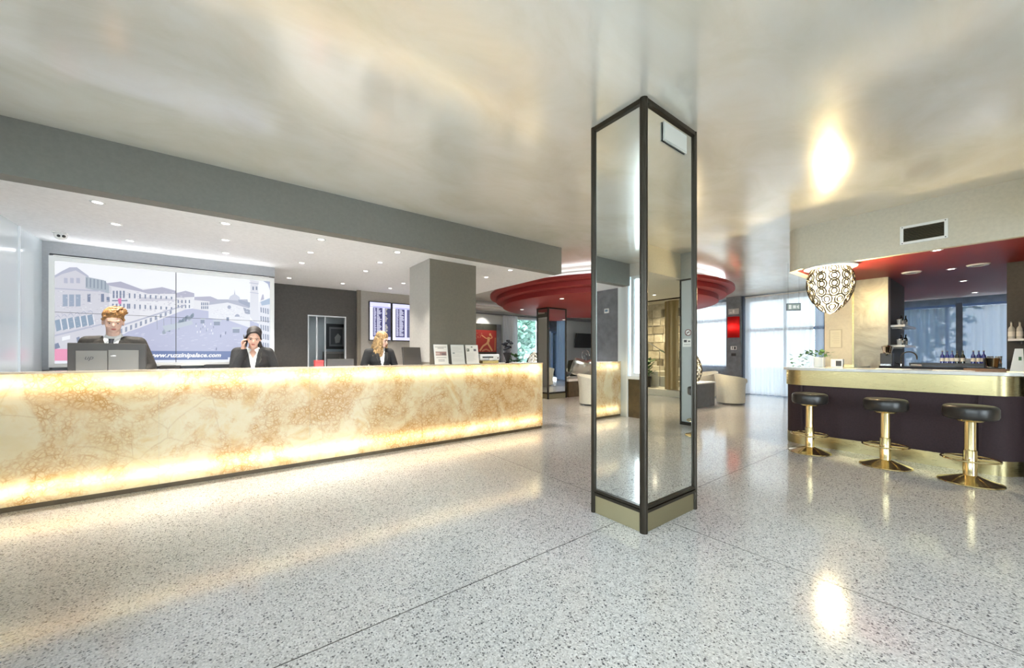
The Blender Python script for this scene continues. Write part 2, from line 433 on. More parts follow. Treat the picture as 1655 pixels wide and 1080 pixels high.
# reception back: video bulkhead box, dark wall with opening, light wall
S('wall_back', BULK, (-1.84, .65, 7.36, 7.5, 2.60, SZ), (-1.84, -1.78, 7.36, 7.5, 1.0, 2.6), (-1.84, .65, 7.36, 7.5, 0, 1.12), (.585, .65, 7.5, 9.0, 0, SZ), (-1.84, .585, 7.46, 7.5, 1.12, 2.6))
S('wall_back_dark', DWALL, (.65, 1.38, 8.95, 9.1, 0, SZ), (1.38, 2.14, 8.95, 9.1, 2.15, SZ), (2.14, 2.36, 8.95, 9.1, 0, SZ))
S('wall_back_light', LTAUPE, (2.36, 4.8, 8.85, 9.1, 0, SZ))
S('trim_8', TAUPE, (2.34, 2.42, 8.80, 8.85, 0, SZ))
# bright little office seen through the opening
S('wall_office', PALE, (.7, 3.2, 10.6, 10.7, 0, SZ), (.66, .7, 9.1, 10.7, 0, SZ), (3.2, 3.25, 9.1, 10.7, 0, SZ))
S('door_1', FRAMEW, (1.38, 1.40, 8.94, 9.05, 0, 2.15), (2.12, 2.14, 8.94, 9.05, 0, 2.15), (1.40, 2.12, 8.94, 9.05, 2.13, 2.15), (1.55, 1.58, 9.02, 9.04, 0, 2.13), (1.72, 1.74, 9.02, 9.04, 0, 2.13))
S('column', TAUPE, (2.43, 3.24, 5.24, 6.0, 0, SZ))
S('trim_9', LTAUPE, (2.425, 2.43, 5.235, 6.0, 1.2, SZ))
# lounge walls
S('wall_lounge', WHITE, (4.7, 9.0, 12.0, 12.2, 0, CZ), (9.0, 12.0, 12.0, 12.2, 0, .45), (9.0, 12.0, 12.0, 12.2, 2.78, CZ))
S('wall_lounge_grey', LOUNGEW, (12.0, 14.0, 12.0, 12.2, 0, CZ))
S('wall_side', WHITE, (4.66, 4.76, 9.1, 12.1, 0, SZ))
S('cornice', WHITE, (4.76, 13.8, 11.35, 12.0, 2.95, CZ - .002))
S('cornice_step', WGLOSS, (4.76, 13.8, 11.15, 11.40, 3.03, 3.09))
S('curtain_track', GREYC, (4.76, 13.7, 11.86, 11.98, 2.82, 2.86))
def frame_win(n, axis, a0, a1, z0, z1, pos, m, nm=2, trans=None):
    k = MB(); t = .06
    def bx(p0, p1, q0, q1, dd=.04):
        if axis == 'X': k.box(pos - dd, pos + dd, p0, p1, q0, q1)
        else: k.box(p0, p1, pos - dd, pos + dd, q0, q1)
    bx(a0, a0 + t, z0, z1); bx(a1 - t, a1, z0, z1); bx(a0 + t, a1 - t, z0, z0 + t); bx(a0 + t, a1 - t, z1 - t, z1)
    xs = [a0 + (a1 - a0) * i / nm for i in range(nm + 1)]
    for x in xs[1:-1]: bx(x - t / 2, x + t / 2, z0 + t, z1 - t, .035)
    if trans:
        for i in range(nm): bx(xs[i] + t, xs[i + 1] - t, trans - .05, trans + .05, .03)
    w = struct(k.build('window_%d' % n, m))
    for i in range(nm):
        b = (pos - .005, pos + .005, xs[i] + t / 2, xs[i + 1] - t / 2, z0 + t, z1 - t) if axis == 'X' else (xs[i] + t / 2, xs[i + 1] - t / 2, pos - .005, pos + .005, z0 + t, z1 - t)
        B('pane', GLASS, b, w)
    return w
frame_win(3, 'Y', 9.0, 12.0, .45, 2.78, 12.1, FRAMEW, 2)
# right facade X = 13.8
FX = 13.85
S('wall_right', GREYC, (13.3, FX + .1, 5.28, 5.72, 0, CZ), (FX - .05, FX + .1, 5.72, 12.0, 0, .87), (FX - .05, FX + .1, 8.7, 12.0, .87, CZ), (FX - .05, FX + .1, 5.72, 8.7, 3.08, CZ),
  (FX - .05, FX + .1, 1.97, 2.12, 0, CZ), (FX - .05, FX + .1, -6.6, -1.2, 0, CZ), (FX - .05, FX + .1, 2.12, 5.28, 3.1, CZ), (FX - .05, FX + .1, -1.2, 1.97, 2.5, CZ))
frame_win(1, 'X', 5.72, 8.7, .87, 3.08, FX, FRAMEB, 2, 2.5)
frame_win(2, 'X', 2.12, 5.28, 0, 3.1, FX, FRAMEB, 3, 2.1)
frame_win(13, 'X', -1.2, 1.97, .1, 2.5, FX, FRAMEB, 3)
# bar: fascia, red soffit, stub walls
BZ = 2.59
def arc(cx, cy, r, a0, a1, n=8):
    return [(cx + r * math.cos(a0 + (a1 - a0) * i / n), cy + r * math.sin(a0 + (a1 - a0) * i / n)) for i in range(n + 1)]
fp = [(8.8, 2.08)] + arc(7.05, 1.86, .22, PI / 2, PI) + [(6.83, -.12)]
inner = [(6.91, -.12)] + arc(7.05, 1.86, .14, PI, PI / 2) + [(8.8, 2.0)]
struct(MB().prism(fp + inner, BZ, CZ).build('bar_fascia', FASC))
struct(MB().prism([(6.90, -.45), (6.90, 1.86)] + arc(7.05, 1.86, .15, PI, PI / 2)[1:] + [(13.3, 2.01), (13.3, -.45)], BZ + .02, BZ + .10).build('bar_soffit', RED))
S('wall_bar', CREAM, (8.85, 9.0, 1.68, 2.08, 0, BZ + .02))
S('wall_bar_plaster', CONC, (8.80, 9.0, 1.23, 1.66, 0, BZ + .02))
S('trim_10', BRASS, (8.80, 8.85, 1.66, 1.685, 0, BZ + .02))
S('wall_bar_dark', DWALL, (9.0, 10.4, 1.23, 1.33, 0, BZ + .02), (8.80, 9.0, -.45, .03, 0, BZ + .02), (9.0, 9.02, -.45, .03, 0, 2.5))
S('wall_pillar', m_paint('grey_pillar_paint', (.42, .42, .39), .6), (6.85, 7.4, -.50, -.13, 0, CZ))
# hall on the right behind, seen in the pillar mirror
S('hall_bulkhead', CREAM, (1.5, 6.85, -.58, -.50, 2.74, CZ) if False else (5.2, 6.85, -.60, -.50, 2.74, CZ))
S('hall_soffit', CREAM, (6.3, 9.0, -6.6, -.60, 2.74, 2.80), (5.2, 6.3, -4.45, -.60, 2.74, 2.80))
S('wall_hall', CREAM, (7.4, 13.0, -.5, -.45, 0, 2.74) if False else (7.4, 13.0, -.50, -.45, 0, CZ))

# ================================================================ RECEPTION DESK
desk = thing('reception_desk', 'long reception desk faced with glowing backlit honey onyx panels', 'reception desk', (0, 0, 0))
xs = [-1.83, -.52, .80, 2.22, 3.52, 4.50]
YF = 5.04
for i in range(5):
    k = MB(); x0, x1 = xs[i] + .0015, xs[i + 1] - .0015
    nz, nx = 2, 4
    k.quad([(x0, YF, .045), (x1, YF, .045), (x1, YF, 1.15), (x0, YF, 1.15)])
    k.quad([(x0, YF, .045), (x0, YF + .012, .045), (x0, YF + .012, 1.15), (x0, YF, 1.15)])
    k.quad([(x1, YF, .045), (x1, YF, 1.15), (x1, YF + .012, 1.15), (x1, YF + .012, .045)])
    k.build('onyx_panel', ONYX, desk)
k = MB(); k.quad([(4.505, YF, .045), (4.505, YF + .19, .045), (4.505, YF + .19, 1.15), (4.505, YF, 1.15)]); k.build('onyx_panel', ONYX, desk)
k = None
B('base_rail', BROWN, (-1.83, 4.49, YF + .01, YF + .04, 0, .045), desk)
B('light_box_back', WGLOSS, (-1.83, 4.45, YF + .17, YF + .19, .0, 1.145), desk)
B('light_box_floor', WGLOSS, (-1.83, 4.45, YF + .04, YF + .17, .0, .045), desk)
B('counter_top', m_plaster('onyx_ledge', (.62, .46, .30), (.80, .70, .55), .12, 0, 4), (-1.83, 4.51, YF - .004, YF + .19, 1.15, 1.167), desk)
de = thing('desk_return', 'white topped return at the right end of the onyx desk', 'counter', (0, 0, 0))
MB().quad([(4.505, YF + .192, 0), (4.505, 5.44, 0), (4.505, 5.44, 1.15), (4.505, YF + .192, 1.15)]).build('onyx_panel', ONYX, de)
B('counter_top', WGLOSS, (3.3, 4.51, YF + .191, 5.46, 1.15, 1.167), de)
B('end_back', WGLOSS, (3.3, 4.50, 5.44, 5.46, 0, 1.15), de)
for z in (1.065, .17):
    B('light_tube', mat('tube_white', (.9, .9, .85), .4), (-1.75, 4.42, YF + .13, YF + .16, z - .015, z + .015), desk)
wd = thing('work_desk', 'low staff work desk hidden behind the glowing onyx front', 'desk', (0, 0, 0))
B('work_surface', LTAUPE, (-1.83, 2.40, YF + .20, 5.50, .84, .87), wd)
B('kick_panel', DGREY, (-1.83, 2.40, YF + .21, YF + .24, 0, .84), wd)
B('side_panel', DGREY, (2.36, 2.40, YF + .24, 5.45, 0, .84), wd)

# ================================================================ MIRRORED PILLARS
def pillar(name, label, x, y, w, d, h, sign=False):
    t = thing(name, label, 'pillar', (x, y, 0))
    r = .030
    for cx, cy in ((0, 0), (w, 0), (0, d), (w, d)):
        rr = r if (cx, cy) == (0, 0) else .022
        MB().cyl((cx + (rr*.6 if cx == 0 else -rr*.6), cy + (rr*.6 if cy == 0 else -rr*.6), 0), rr, 0, h, 16).build('corner_post', BRONZE, t, True)
    for nm, m, z0, z1, o in (('brass_skirting', PLINTH, 0, .155, .008), ('core', DGREY, .155, h, .03)):
        B(nm, m, (o, w - o, o, d - o, z0, z1), t)
    def mirror(a, b):
        B('mirror_panel', MIRR, (*a, *b, .195, h - .03), t)
    mirror((.014, .028), (.029, d - .029)); mirror((w - .028, w - .014), (.029, d - .029)); mirror((.029, w - .029), (.014, .028)); mirror((.029, w - .029), (d - .028, d - .014))
    k = MB()
    for z0, z1, e in ((.150, .172, .010), (.176, .196, .002), (h - .035, h, .004)):
        k.box(.03, w - .03, -e, .03, z0, z1).box(.03, w - .03, d - .03, d + e, z0, z1).box(-e, .03, .03, d - .03, z0, z1).box(w - .03, w + e, .03, d - .03, z0, z1)
    k.build('frame_rail', BRONZE, t)
    return t
P1 = pillar('mirrored_pillar', 'large mirror-clad square pillar with bronze edges in the middle of the lobby', 2.443, 1.618, .76, .502, CZ)
P2 = pillar('mirrored_pillar', 'slim-looking mirrored pillar rising under the red lounge canopy', 7.5, 8.15, .76, .502, 2.69)
em = thing('emergency_light', 'pale flat emergency light box near the top of the large mirrored pillar', 'light', (2.87, 1.628, 3.05))
B('housing', mat('opal_grey', (.5, .5, .46), .3), (-.17, .17, -.012, 0, -.075, .075), em, .002); B('lens', mat('opal', (.6, .6, .55), .25), (-.16, .16, -.015, -.012, -.065, .065), em)

# ================================================================ LOUNGE CANOPY
can = thing('red_canopy', 'stepped round red ceiling canopy hanging over the lounge', 'ceiling canopy', (8.99, 7.33, 0))
MB().lathe([(0, 2.96), (3.35, 2.96), (3.38, 2.975), (3.38, 3.045), (3.34, 3.06), (0, 3.06)], n=96).build('tier', REDD, can, True)
MB().lathe([(0, 2.83), (3.17, 2.83), (3.20, 2.845), (3.20, 2.955), (0, 2.955)], n=96).build('tier', REDD, can, True)
MB().lathe([(0, 2.69), (2.98, 2.69), (3.01, 2.705), (3.01, 2.825), (0, 2.825)], n=96).build('tier', REDD, can, True)
MB().lathe([(0, 3.065), (2.95, 3.065), (2.95, 3.2), (0, 3.2)], n=96).build('hub', WHITE, can, True)
MB().lathe([(3.03, 3.075), (3.16, 3.075), (3.16, 3.10), (3.03, 3.10), (3.03, 3.075)], n=96).build('cove_strip', m_emit('cool_white_led', (.92, .96, 1.0), 1.5), can, True)
for a in range(15, 375, 60):
    MB().lathe([(0, 2.682), (.05, 2.682), (.055, 2.69), (0, 2.692)], (2.45 * math.cos(math.radians(a)), 2.45 * math.sin(math.radians(a)), 0), 14).build('spotlight', m_emit('canopy_spot', (1, .9, .75), .8), can)

for a in range(15, 375, 60):
    light('SPOT', 'canopy_beam', (8.99 + 2.45 * math.cos(math.radians(a)), 7.33 + 2.45 * math.sin(math.radians(a)), 2.66), 70, (1, .88, .68), .03, rot=(0, 0, 0), spot=2.2)
# ================================================================ DOWNLIGHTS
EMD = m_emit('downlight_glow', (1, .95, .88), 3)
def downlight(loc, label, group, r=.045, first=[None], power=P_DOWN, c=(1, .93, .84), bulb=True):
    if first[0] is None:
        t = thing('downlight', label, 'downlight', loc, 0, group)
        MB().lathe([(.036, -.004), (.052, -.004), (.056, 0.0), (.036, 0.0), (.036, -.004)], n=24).build('trim_ring', WGLOSS, t, True)
        MB().lathe([(0, -.003), (.036, -.003), (.036, -.001), (0, -.001)], n=24).build('lens', EMD, t)
        first[0] = t
    else: t = dup(first[0], loc, label=label); t['group'] = group
    t.scale = (r / .045,) * 3
    if bulb: light('SPOT', 'downlight_beam', (loc[0], loc[1], loc[2] - .03), power, c, .03, rot=(0, 0, 0), spot=1.35)
    return t
names_x = {-.96: 'leftmost column from the left', 0.0: 'second column from the left', .95: 'third column from the left', 1.92: 'fourth column from the left'}
names_y = {5.19: 'row nearest the beam', 5.94: 'middle row', 6.70: 'row farthest from the beam'}
for x in (-.96, 0.0, .95, 1.92):
    for y in (5.19, 5.94, 6.70):
        downlight((x, y, SZ), 'reception soffit downlight, %s, %s' % (names_x[x], names_y[y]), 'reception soffit downlights')
for x, y, d in ((.95, 8.18, 'in front of the dark wall, nearer the video wall'), (1.89, 8.16, 'in front of the dark wall, above the doorway'), (2.85, 8.14, 'above the flight screens, back one'), (2.86, 7.40, 'above the flight screens, front one'), (3.86, 5.14, 'right of the column, near the beam'), (3.86, 5.88, 'right of the column, farther from the beam')):
    downlight((x, y, SZ), 'small round downlight ' + d, 'reception soffit downlights')
for x, y, d in ((7.03, .55, 'just behind the fascia air grille'), (8.76, .54, 'between the two round speakers'), (10.36, .50, 'beyond the speakers'), (12.5, .45, 'far back, near the window')):
    downlight((x, y, BZ + .02), 'small round downlight in the red bar ceiling, ' + d, 'bar ceiling downlights', power=14)
for x, y, d in ((8.60, .94, 'left'), (8.63, .28, 'right')):
    t = thing('ceiling_speaker', '%s of the two larger white round ceiling fittings over the bar' % d, 'ceiling speaker', (x, y, BZ + .02))
    MB().lathe([(0, -.012), (.06, -.012), (.07, -.02), (.10, -.018), (.115, 0), (0, 0)], n=28).build('ring', WGLOSS, t, True)
    MB().lathe([(0, -.016), (.055, -.016), (.055, -.012), (0, -.012)], n=24).build('grille', SILV, t)
t = thing('security_camera', 'white dome security camera with two dark lenses on the soffit', 'camera', (-1.55, 6.77, SZ))
B('base_plate', WGLOSS, (-.06, .06, -.06, .06, -.012, 0), t, .004)
MB().ell((0, 0, -.03), (.055, .055, .055)).build('dome', WGLOSS, t, True)
for dx in (-.02, .02): MB().ell((dx + .015, -.045, -.045), (.016, .016, .016)).build('lens', DARK, t, True)

# ================================================================ EGG LAMPS
EGGE = mat('glowing_crystal', (.03, .03, .02), .2, emit=((1.0, .90, .70), .60)); _n = N(EGGE); _t = _n.n('ShaderNodeBsdfTransparent'); _x = _n.n('ShaderNodeMixShader'); _x.inputs[0].default_value = .3
_n.l(_n.b.outputs[0], _x.inputs[1]); _n.l(_t.outputs[0], _x.inputs[2]); _n.l(_x.outputs[0], _n.out.inputs['Surface'])
EGGW = mat('cut_crystal_wire', (.05, .038, .02), .4, .0)
BULB = m_emit('bulb_glow', (1, .92, .75), 10)
def egg_prof(u, R, Hh):   # u 0 top .. 1 tip ; z downwards
    z = -Hh * u
    r = R * max(0, 1 - ((u - .36) / .65) ** 1.9) ** .68 if u > .36 else R * math.sqrt(max(0, 1 - ((u - .36) / .52) ** 2))
    return r, z
def egg(t, R, Hh, up=False):
    sgn = -1 if up else 1
    pr = [egg_prof(i / 24, R, Hh) for i in range(25)]; pr.append((0, -Hh * 1.02))
    if up: pr = [(0, 0)] + pr
    off = Hh * 1.02 if up else 0
    prof = [(r * .96, (-z if up else z)) for r, z in pr]
    if not up: prof = [(0, 0)] + prof
    MB().lathe(prof, n=40).build('glass_body', EGGE, t, True)
    k = MB(); rows = 6
    for row in range(rows):
        u0 = .09 + row * .158
        r0, z0 = egg_prof(u0, R, Hh); cnt = max(3, int(2 * PI * r0 / (R * .52)))
        for j in range(cnt):
            a = 2 * PI * (j + .5 * (row % 2)) / cnt
            for s_ in (1.0, .55):
                pts = []
                for q in range(14):
                    th = 2 * PI * q / 14; uu = min(.985, max(.01, u0 + .098 * s_ * math.sin(th))); rr, zz = egg_prof(uu, R, Hh)
                    aa = a + (PI / cnt) * .80 * s_ * math.cos(th)
                    pts.append((rr * math.cos(aa), rr * math.sin(aa), (-zz if up else zz)))
                k.tube(pts, (.009 if s_ > .9 else .009) * R / .28, 4, True)
    k.build('crystal_lattice', EGGW, t)
    for j in range(6):
        a = j * 2.4 + 3.4; u_ = .22 + .11 * j; r_, z_ = egg_prof(u_, R, Hh)
        MB().ell((r_ * .72 * math.cos(a), r_ * .72 * math.sin(a), (-z_ if up else z_)), (.03, .03, .03), u=10, v=6).build('bulb', BULB, t, True)
hl = thing('egg_pendant_lamp', 'large glowing egg-shaped crystal lamp hanging at the rounded corner of the bar soffit', 'pendant lamp', (6.99, 1.58, BZ), .4)
MB().lathe([(0, 0), (.30, 0), (.31, -.012), (.30, -.025), (0, -.025)], (0, 0, 0), 48).build('ceiling_plate', WGLOSS, hl, True)
hl.location.z = BZ - .0
egg(hl, .27, .68)
light('POINT', 'pendant_lamp_glow', (6.99, 1.58, BZ - .28), P_EGG, (1, .78, .42), .05)

# ================================================================ BAR
bar = thing('bar_counter', 'curved bar counter with marble top, brass bands and aubergine front', 'bar counter', (0, 0, 0))
def barpath(o):   # outline inset by o
    return [(8.78, 2.10 - o)] + arc(6.98, 1.84, .26 - o, PI / 2, PI, 10)[0:] + [(6.70 + o, 1.2), (6.66 + o, .5), (6.645 + o, .22)] + arc(6.86, .14, .215 - o, PI, PI * 1.36, 8) + [(6.84, -.10 + o*.3)]
def barpoly(o): return barpath(o) + [(7.42, -.10), (7.42, 1.45), (8.78, 1.45)]
for nm, m, z0, z1, o in (('plinth_band', BRASS, 0, .16, .012), ('front_panel', PURP, .16, .865, .016), ('brass_band', BRASS, .865, 1.08, 0.0), ('marble_top', MARB, 1.085, 1.12, -.035), ('shadow_gap', DGREY, 1.08, 1.085, .01)):
    MB().prism(barpoly(o), z0, z1).build(nm, m, bar, True)
# brass cover strips where the sheets meet
for x, y in ((6.712, 1.84), (6.636, .20)):
    MB().box(x - .008, x + .01, y - .012, y + .012, .16, .865).build('seam_strip', PURP, bar)
def stool(loc, label, first=[None]):
    if first[0]: return dup(first[0], loc, label=label)
    t = thing('bar_stool', label, 'bar stool', loc, 0, 'round bar stools in front of the bar'); first[0] = t
    MB().lathe([(0, .655), (.165, .655), (.185, .665), (.195, .69), (.195, .765), (.185, .785), (.165, .795), (0, .80)], n=40).build('seat_cushion', LEATH, t, True)
    MB().lathe([(0, .63), (.09, .63), (.11, .655), (0, .656)], n=24).build('seat_mount', PBRASS, t, True)
    MB().lathe([(.042, .03), (.042, .635)], n=28).lathe([(.050, .03), (.050, .33), (.042, .34)], n=28).build('post', PBRASS, t, True)
    MB().lathe([(0, .0), (.225, .0), (.232, .006), (.228, .014), (.20, .022), (.06, .075), (.042, .082), (0, .083)], n=48).build('base_disc', PBRASS, t, True)
    pts = [(.20 * math.cos(a), .20 * math.sin(a), .245) for a in [2 * PI * i / 40 for i in range(40)]]
    fr = MB().tube(pts, .010, 8, True)
    for a in (0, PI / 2, PI, 1.5 * PI): fr.tube([(.045 * math.cos(a), .045 * math.sin(a), .245), (.195 * math.cos(a), .195 * math.sin(a), .245)], .007, 6)
    fr.build('foot_ring', PBRASS, t, True)
    return t
stool((6.26, 1.63, 0), 'black round bar stool with brass post, farthest of three, by the rounded bar end')
stool((6.20, .89, 0), 'black round bar stool with brass post, middle of the three at the bar')
stool((6.10, .25, 0), 'black round bar stool with brass post, nearest of three and rightmost in view')
# air grille on fascia
t = thing('air_grille', 'white framed air grille with dark slats on the bar fascia', 'air vent', (6.83, .645, 2.815))
k = MB().box(-.02, 0, -.20, .20, .085, .115).box(-.02, 0, -.20, .20, -.115, -.085).box(-.02, 0, -.20, -.17, -.085, .085).box(-.02, 0, .17, .20, -.085, .085); k.build('frame', WGLOSS, t)
B('backing', mat('vent_dark', (.02, .018, .01), .8), (-.004, 0, -.17, .17, -.085, .085), t)
for i in range(9):
    z = -.075 + i * .01875
    k = MB(); k.quad([(-.016, -.17, z - .005), (-.016, .17, z - .005), (-.004, .17, z + .006), (-.004, -.17, z + .006)]); k.quad([(-.0165, -.17, z - .006), (-.0045, -.17, z + .005), (-.0045, .17, z + .005), (-.0165, .17, z - .006)]); k.build('slat', mat('slat_bronze', (.16, .14, .09), .5, .3), t)
for y in (-.18, .18):
    for z in (-.1, .1): MB().ell((-.021, y, z), (.003, .006, .006), u=8, v=5).build('screw', DARK, t)

# ================================================================ PEOPLE
def remesh(k, voxel, name, m, parent, xform=None, cut=None, smooth=2):
    o = k.build('tmp_' + name, None)
    md = o.modifiers.new('r', 'REMESH'); md.mode = 'VOXEL'; md.voxel_size = voxel; md.use_smooth_shade = True
    if smooth: sm = o.modifiers.new('s', 'SMOOTH'); sm.iterations = smooth; sm.factor = .5
    me = bpy.data.meshes.new_from_object(o.evaluated_get(bpy.context.evaluated_depsgraph_get()))
    old = o.data; bpy.data.objects.remove(o); bpy.data.meshes.remove(old)
    if cut:
        b = bmesh.new(); b.from_mesh(me); bmesh.ops.delete(b, geom=[f for f in b.faces if cut(f.calc_center_median())], context='FACES'); b.to_mesh(me); b.free()
    if xform: me.transform(xform)
    me.name = name; me.materials.clear(); me.materials.append(m)
    for p in me.polygons: p.use_smooth = True
    r = bpy.data.objects.new(name, me); COL.objects.link(r); r.parent = parent; return r
def head(k, M, s=1.0, fem=False):
    # head local: origin at base of skull/neck joint, face towards -Y, height about .23
    T = M @ Matrix.Scale(s, 4)
    w = .92 if fem else 1.0
    k.ell((0, .005, .135), (.074 * w, .094, .090), T, 20, 14)
    k.loft([(0, -.042, .005, .026 * w, .026), (0, -.038, .02, .043 * w, .044), (0, -.030, .05, .057 * w, .060), (0, -.022, .085, .066 * w, .070), (0, -.01, .12, .070 * w, .080)], 20, T)
    k.ell((0, -.066, .012), (.022, .018, .016), T)              # chin
    k.ell((0, -.098, .078), (.011, .016, .012), T)              # nose tip
    k.tube([T @ Vector((0, -.080, .112)), T @ Vector((0, -.099, .082))], [.008 * s, .012 * s], 8)
    k.ell((.034, -.066, .068), (.020, .018, .018), T); k.ell((-.034, -.066, .068), (.020, .018, .018), T)   # cheeks
    k.ell((0, -.078, .126), (.048, .016, .012), T)              # brow
    for x in (-1, 1): k.ell((x * .074 * w, .008, .09), (.010, .020, .032), T)
    k.ell((0, -.082, .043), (.022, .012, .009), T)
    return T
def face_parts(T, body, hairm, fem=False):
    for x in (-.030, .030):
        e = MB().ell((x, -.075, .104), (.0135, .010, .0062), T, 12, 8).build('eye', EYEW, body, True)
        MB().ell((x, -.0835, .1035), (.0058, .003, .0056), T, 10, 6).build('iris', EYED, e, True)
        MB().tube([T @ Vector((x - .016, -.079, .105)), T @ Vector((x - .006, -.0865, .1105)), T @ Vector((x + .006, -.0865, .1105)), T @ Vector((x + .016, -.079, .105))], .0024 if fem else .002, 6).build('eyelid', EYED if fem else SKIN, e, True)
        MB().tube([T @ Vector((x * .5, -.092, .121)), T @ Vector((x * 1.05, -.091, .127)), T @ Vector((x * 1.65, -.078, .120))], [.0035, .004, .002], 6).build('eyebrow', hairm, body, True)
    MB().ell((0, -.0925, .047), (.021, .006, .0035), T, 12, 6).ell((0, -.092, .040), (.018, .007, .005), T, 12, 6).build('lips', LIP, body, True)
def hand(k, M, curl=.9, s=1.0, side=1):
    # local: wrist at origin, fingers along +Z, palm faces -Y, thumb towards +X*side
    k.tube([M @ Vector((0, 0, -.02)), M @ Vector((0, 0, .02))], [.026 * s, .028 * s], 10)
    k.loft([(0, 0, 0, .026, .018), (0, 0, .04, .038, .015), (0, 0, .085, .040, .013)], 12, M @ Matrix.Scale(s, 4))
    for i, (x, L) in enumerate(((.031, .068), (.011, .078), (-.010, .072), (-.030, .056))):
        x *= side; p = Vector((x, 0, .075)); d = Vector((x * .5, 0, 1)).normalized(); pts = [p]; ang = 0
        for j, f in enumerate((.42, .32, .26)):
            ang += curl * (.35 if j == 0 else .75)
            dd = Vector((d.x, -math.sin(ang), math.cos(ang))).normalized(); p = p + dd * L * f; pts.append(p)
        k.limb([M @ (q * s) for q in pts], [.0098 * s, .0088 * s, .008 * s, .007 * s], 8)
    pts = [Vector((side * .022, -.005, .015)), Vector((side * .048, -.018, .045)), Vector((side * .056, -.035, .068)), Vector((side * .050, -.048, .088))]
    k.limb([M @ (q * s) for q in pts], [.014 * s, .0115 * s, .0105 * s, .009 * s], 8)
def person(label, loc, rz, H, fem, skin, suit, headM, armR, armL, handR, handL, shirt='tie', sw=.19):
    t = thing('person', label, 'person', loc, rz)
    k = MB(); sc = H / 1.78; z = lambda v: v * sc
    bw = .86 if fem else 1.0
    def torso(g):   # g grows the section
        return [(0, 0, z(.90), .150 * bw + g, .105 + g), (0, 0, z(1.02), (.128 if fem else .150) * bw + g, .095 + g), (0, -.005, z(1.16), .140 * bw + g, .100 + g), (0, -.012, z(1.28), .165 * bw + g, .112 + g),
                (0, -.005, z(1.38), .172 * bw + g, .102 + g), (0, .0, z(1.44), .145 * bw + g, .080 + g), (0, .005, z(1.475), .085 + g, .062 + g), (0, .008, z(1.50), .060 + g * .6, .058 + g * .6)]
    shz = z(1.425)
    def arms(kk, g, hands=True):
        for sd, pts in ((-1, armR), (1, armL)):
            p = [Vector((sd * sw, 0, shz))] + [Vector(q) for q in pts]
            kk.limb([Vector((sd * .10, 0, shz + .005)), p[0]], [.055 + g, .052 + g])
            kk.limb([p[0], (p[0] + p[1]) / 2, p[1]], [.052 + g, .047 + g, .040 + g]); kk.limb([p[1], (p[1] + p[2]) / 2, p[2]], [.040 + g, .036 + g * .9, .027 + g * .9])
    k.loft(torso(0), 24); arms(k, 0)
    for sd in (-1, 1): k.limb([(sd * .09, .0, z(.92)), (sd * .095, -.005, z(.5)), (sd * .10, .01, z(.09))], [.088, .056, .040]); k.limb([(sd * .10, .02, .045), (sd * .105, -.13, .035)], [.045, .035])
    nb = headM @ Vector((0, .01, .03)); k.limb([(0, .012, z(1.44)), ((Vector((0, .012, z(1.46))) + nb) / 2), nb], [.062, .056, .055] if not fem else [.05, .046, .046])
    T = head(k, headM, 1.0, fem)
    hand(k, handR, .9, .95, -1); hand(k, handL, .9, .95, 1)
    body = remesh(k, .0062, 'body', skin, t)
    face_parts(T, body, HAIRM if not fem else EYED, fem)
    # shirt and jacket
    ks = MB(); ks.loft([(a, b, c, d, e) for a, b, c, d, e in torso(.006)], 24); 
    if shirt == 'tie': ks.loft([(0, .008, z(1.47), .068, .064), (0, .004, z(1.525), .060, .060)], 20)
    remesh(ks, .007, 'shirt', SHIRT, t, cut=None if shirt == 'tie' else (lambda c: c.z > z(1.475) or (c.y < 0 and c.z > z(1.34) and abs(c.x) < (c.z - z(1.34)) / z(.13) * .05)))
    kj = MB(); kj.loft(torso(.020)[:-1], 28); arms(kj, .014)
    top = z(1.50); bot = z(1.17)
    def vcut(c):
        if c.z > z(1.468) and abs(c.x) < .055: return True
        if c.y < -.01 and bot < c.z: return abs(c.x) < .010 + (c.z - bot) / (top - bot) * (.060 if not fem else .052)
        return False
    jk = remesh(kj, .0075, 'jacket', suit, t, cut=vcut)
    for sd in (-1, 1):    # lapels
        kl = MB(); fr = lambda zz: -.012 - .136
        pts = [(.066, -.045, z(1.488)), (.100, -.092, z(1.42)), (.088, -.120, z(1.36)), (.10, -.126, z(1.345)), (.014, -.142, z(1.17)), (.010, -.138, z(1.18)), (.048, -.110, z(1.40))]
        a = [kl.bm.verts.new((sd * x * (1 if not fem else .92), y, zz)) for x, y, zz in pts]; b = [kl.bm.verts.new((sd * x * (1 if not fem else .92), y + .012, zz)) for x, y, zz in pts]
        kl.bm.faces.new(a); kl.bm.faces.new(b[::-1])
        for i in range(len(a)): kl.bm.faces.new((a[i], b[i], b[(i + 1) % len(a)], a[(i + 1) % len(a)]))
        kl.build('lapel', mat('lapel_wool', (.03, .027, .022), .75), jk)
        kc = MB(); kc.quad([(sd * .012, -.085, z(1.462)), (sd * .062, -.05, z(1.50)), (sd * .07, -.05, z(1.475)), (sd * .045, -.112, z(1.415))]); kc.quad([(sd * .012, -.082, z(1.462)), (sd * .045, -.109, z(1.415)), (sd * .07, -.047, z(1.475)), (sd * .062, -.047, z(1.50))])
        kc.build('collar', SHIRT, t)
    if shirt == 'tie':
        kt = MB(); kt.loft([(0, -.122, z(1.16), .030, .006), (0, -.128, z(1.28), .030, .006), (0, -.112, z(1.40), .020, .007), (0, -.098, z(1.435), .016, .012), (0, -.090, z(1.462), .022, .012)], 10); kt.build('tie', TIE, t, True)
    kp = MB()
    for sd in (-1, 1): kp.limb([(sd * .09, .0, z(.93)), (sd * .095, -.005, z(.5)), (sd * .10, .01, z(.12))], [.104, .075, .066])
    remesh(kp, .012, 'trousers', suit, t)
    kk = MB()
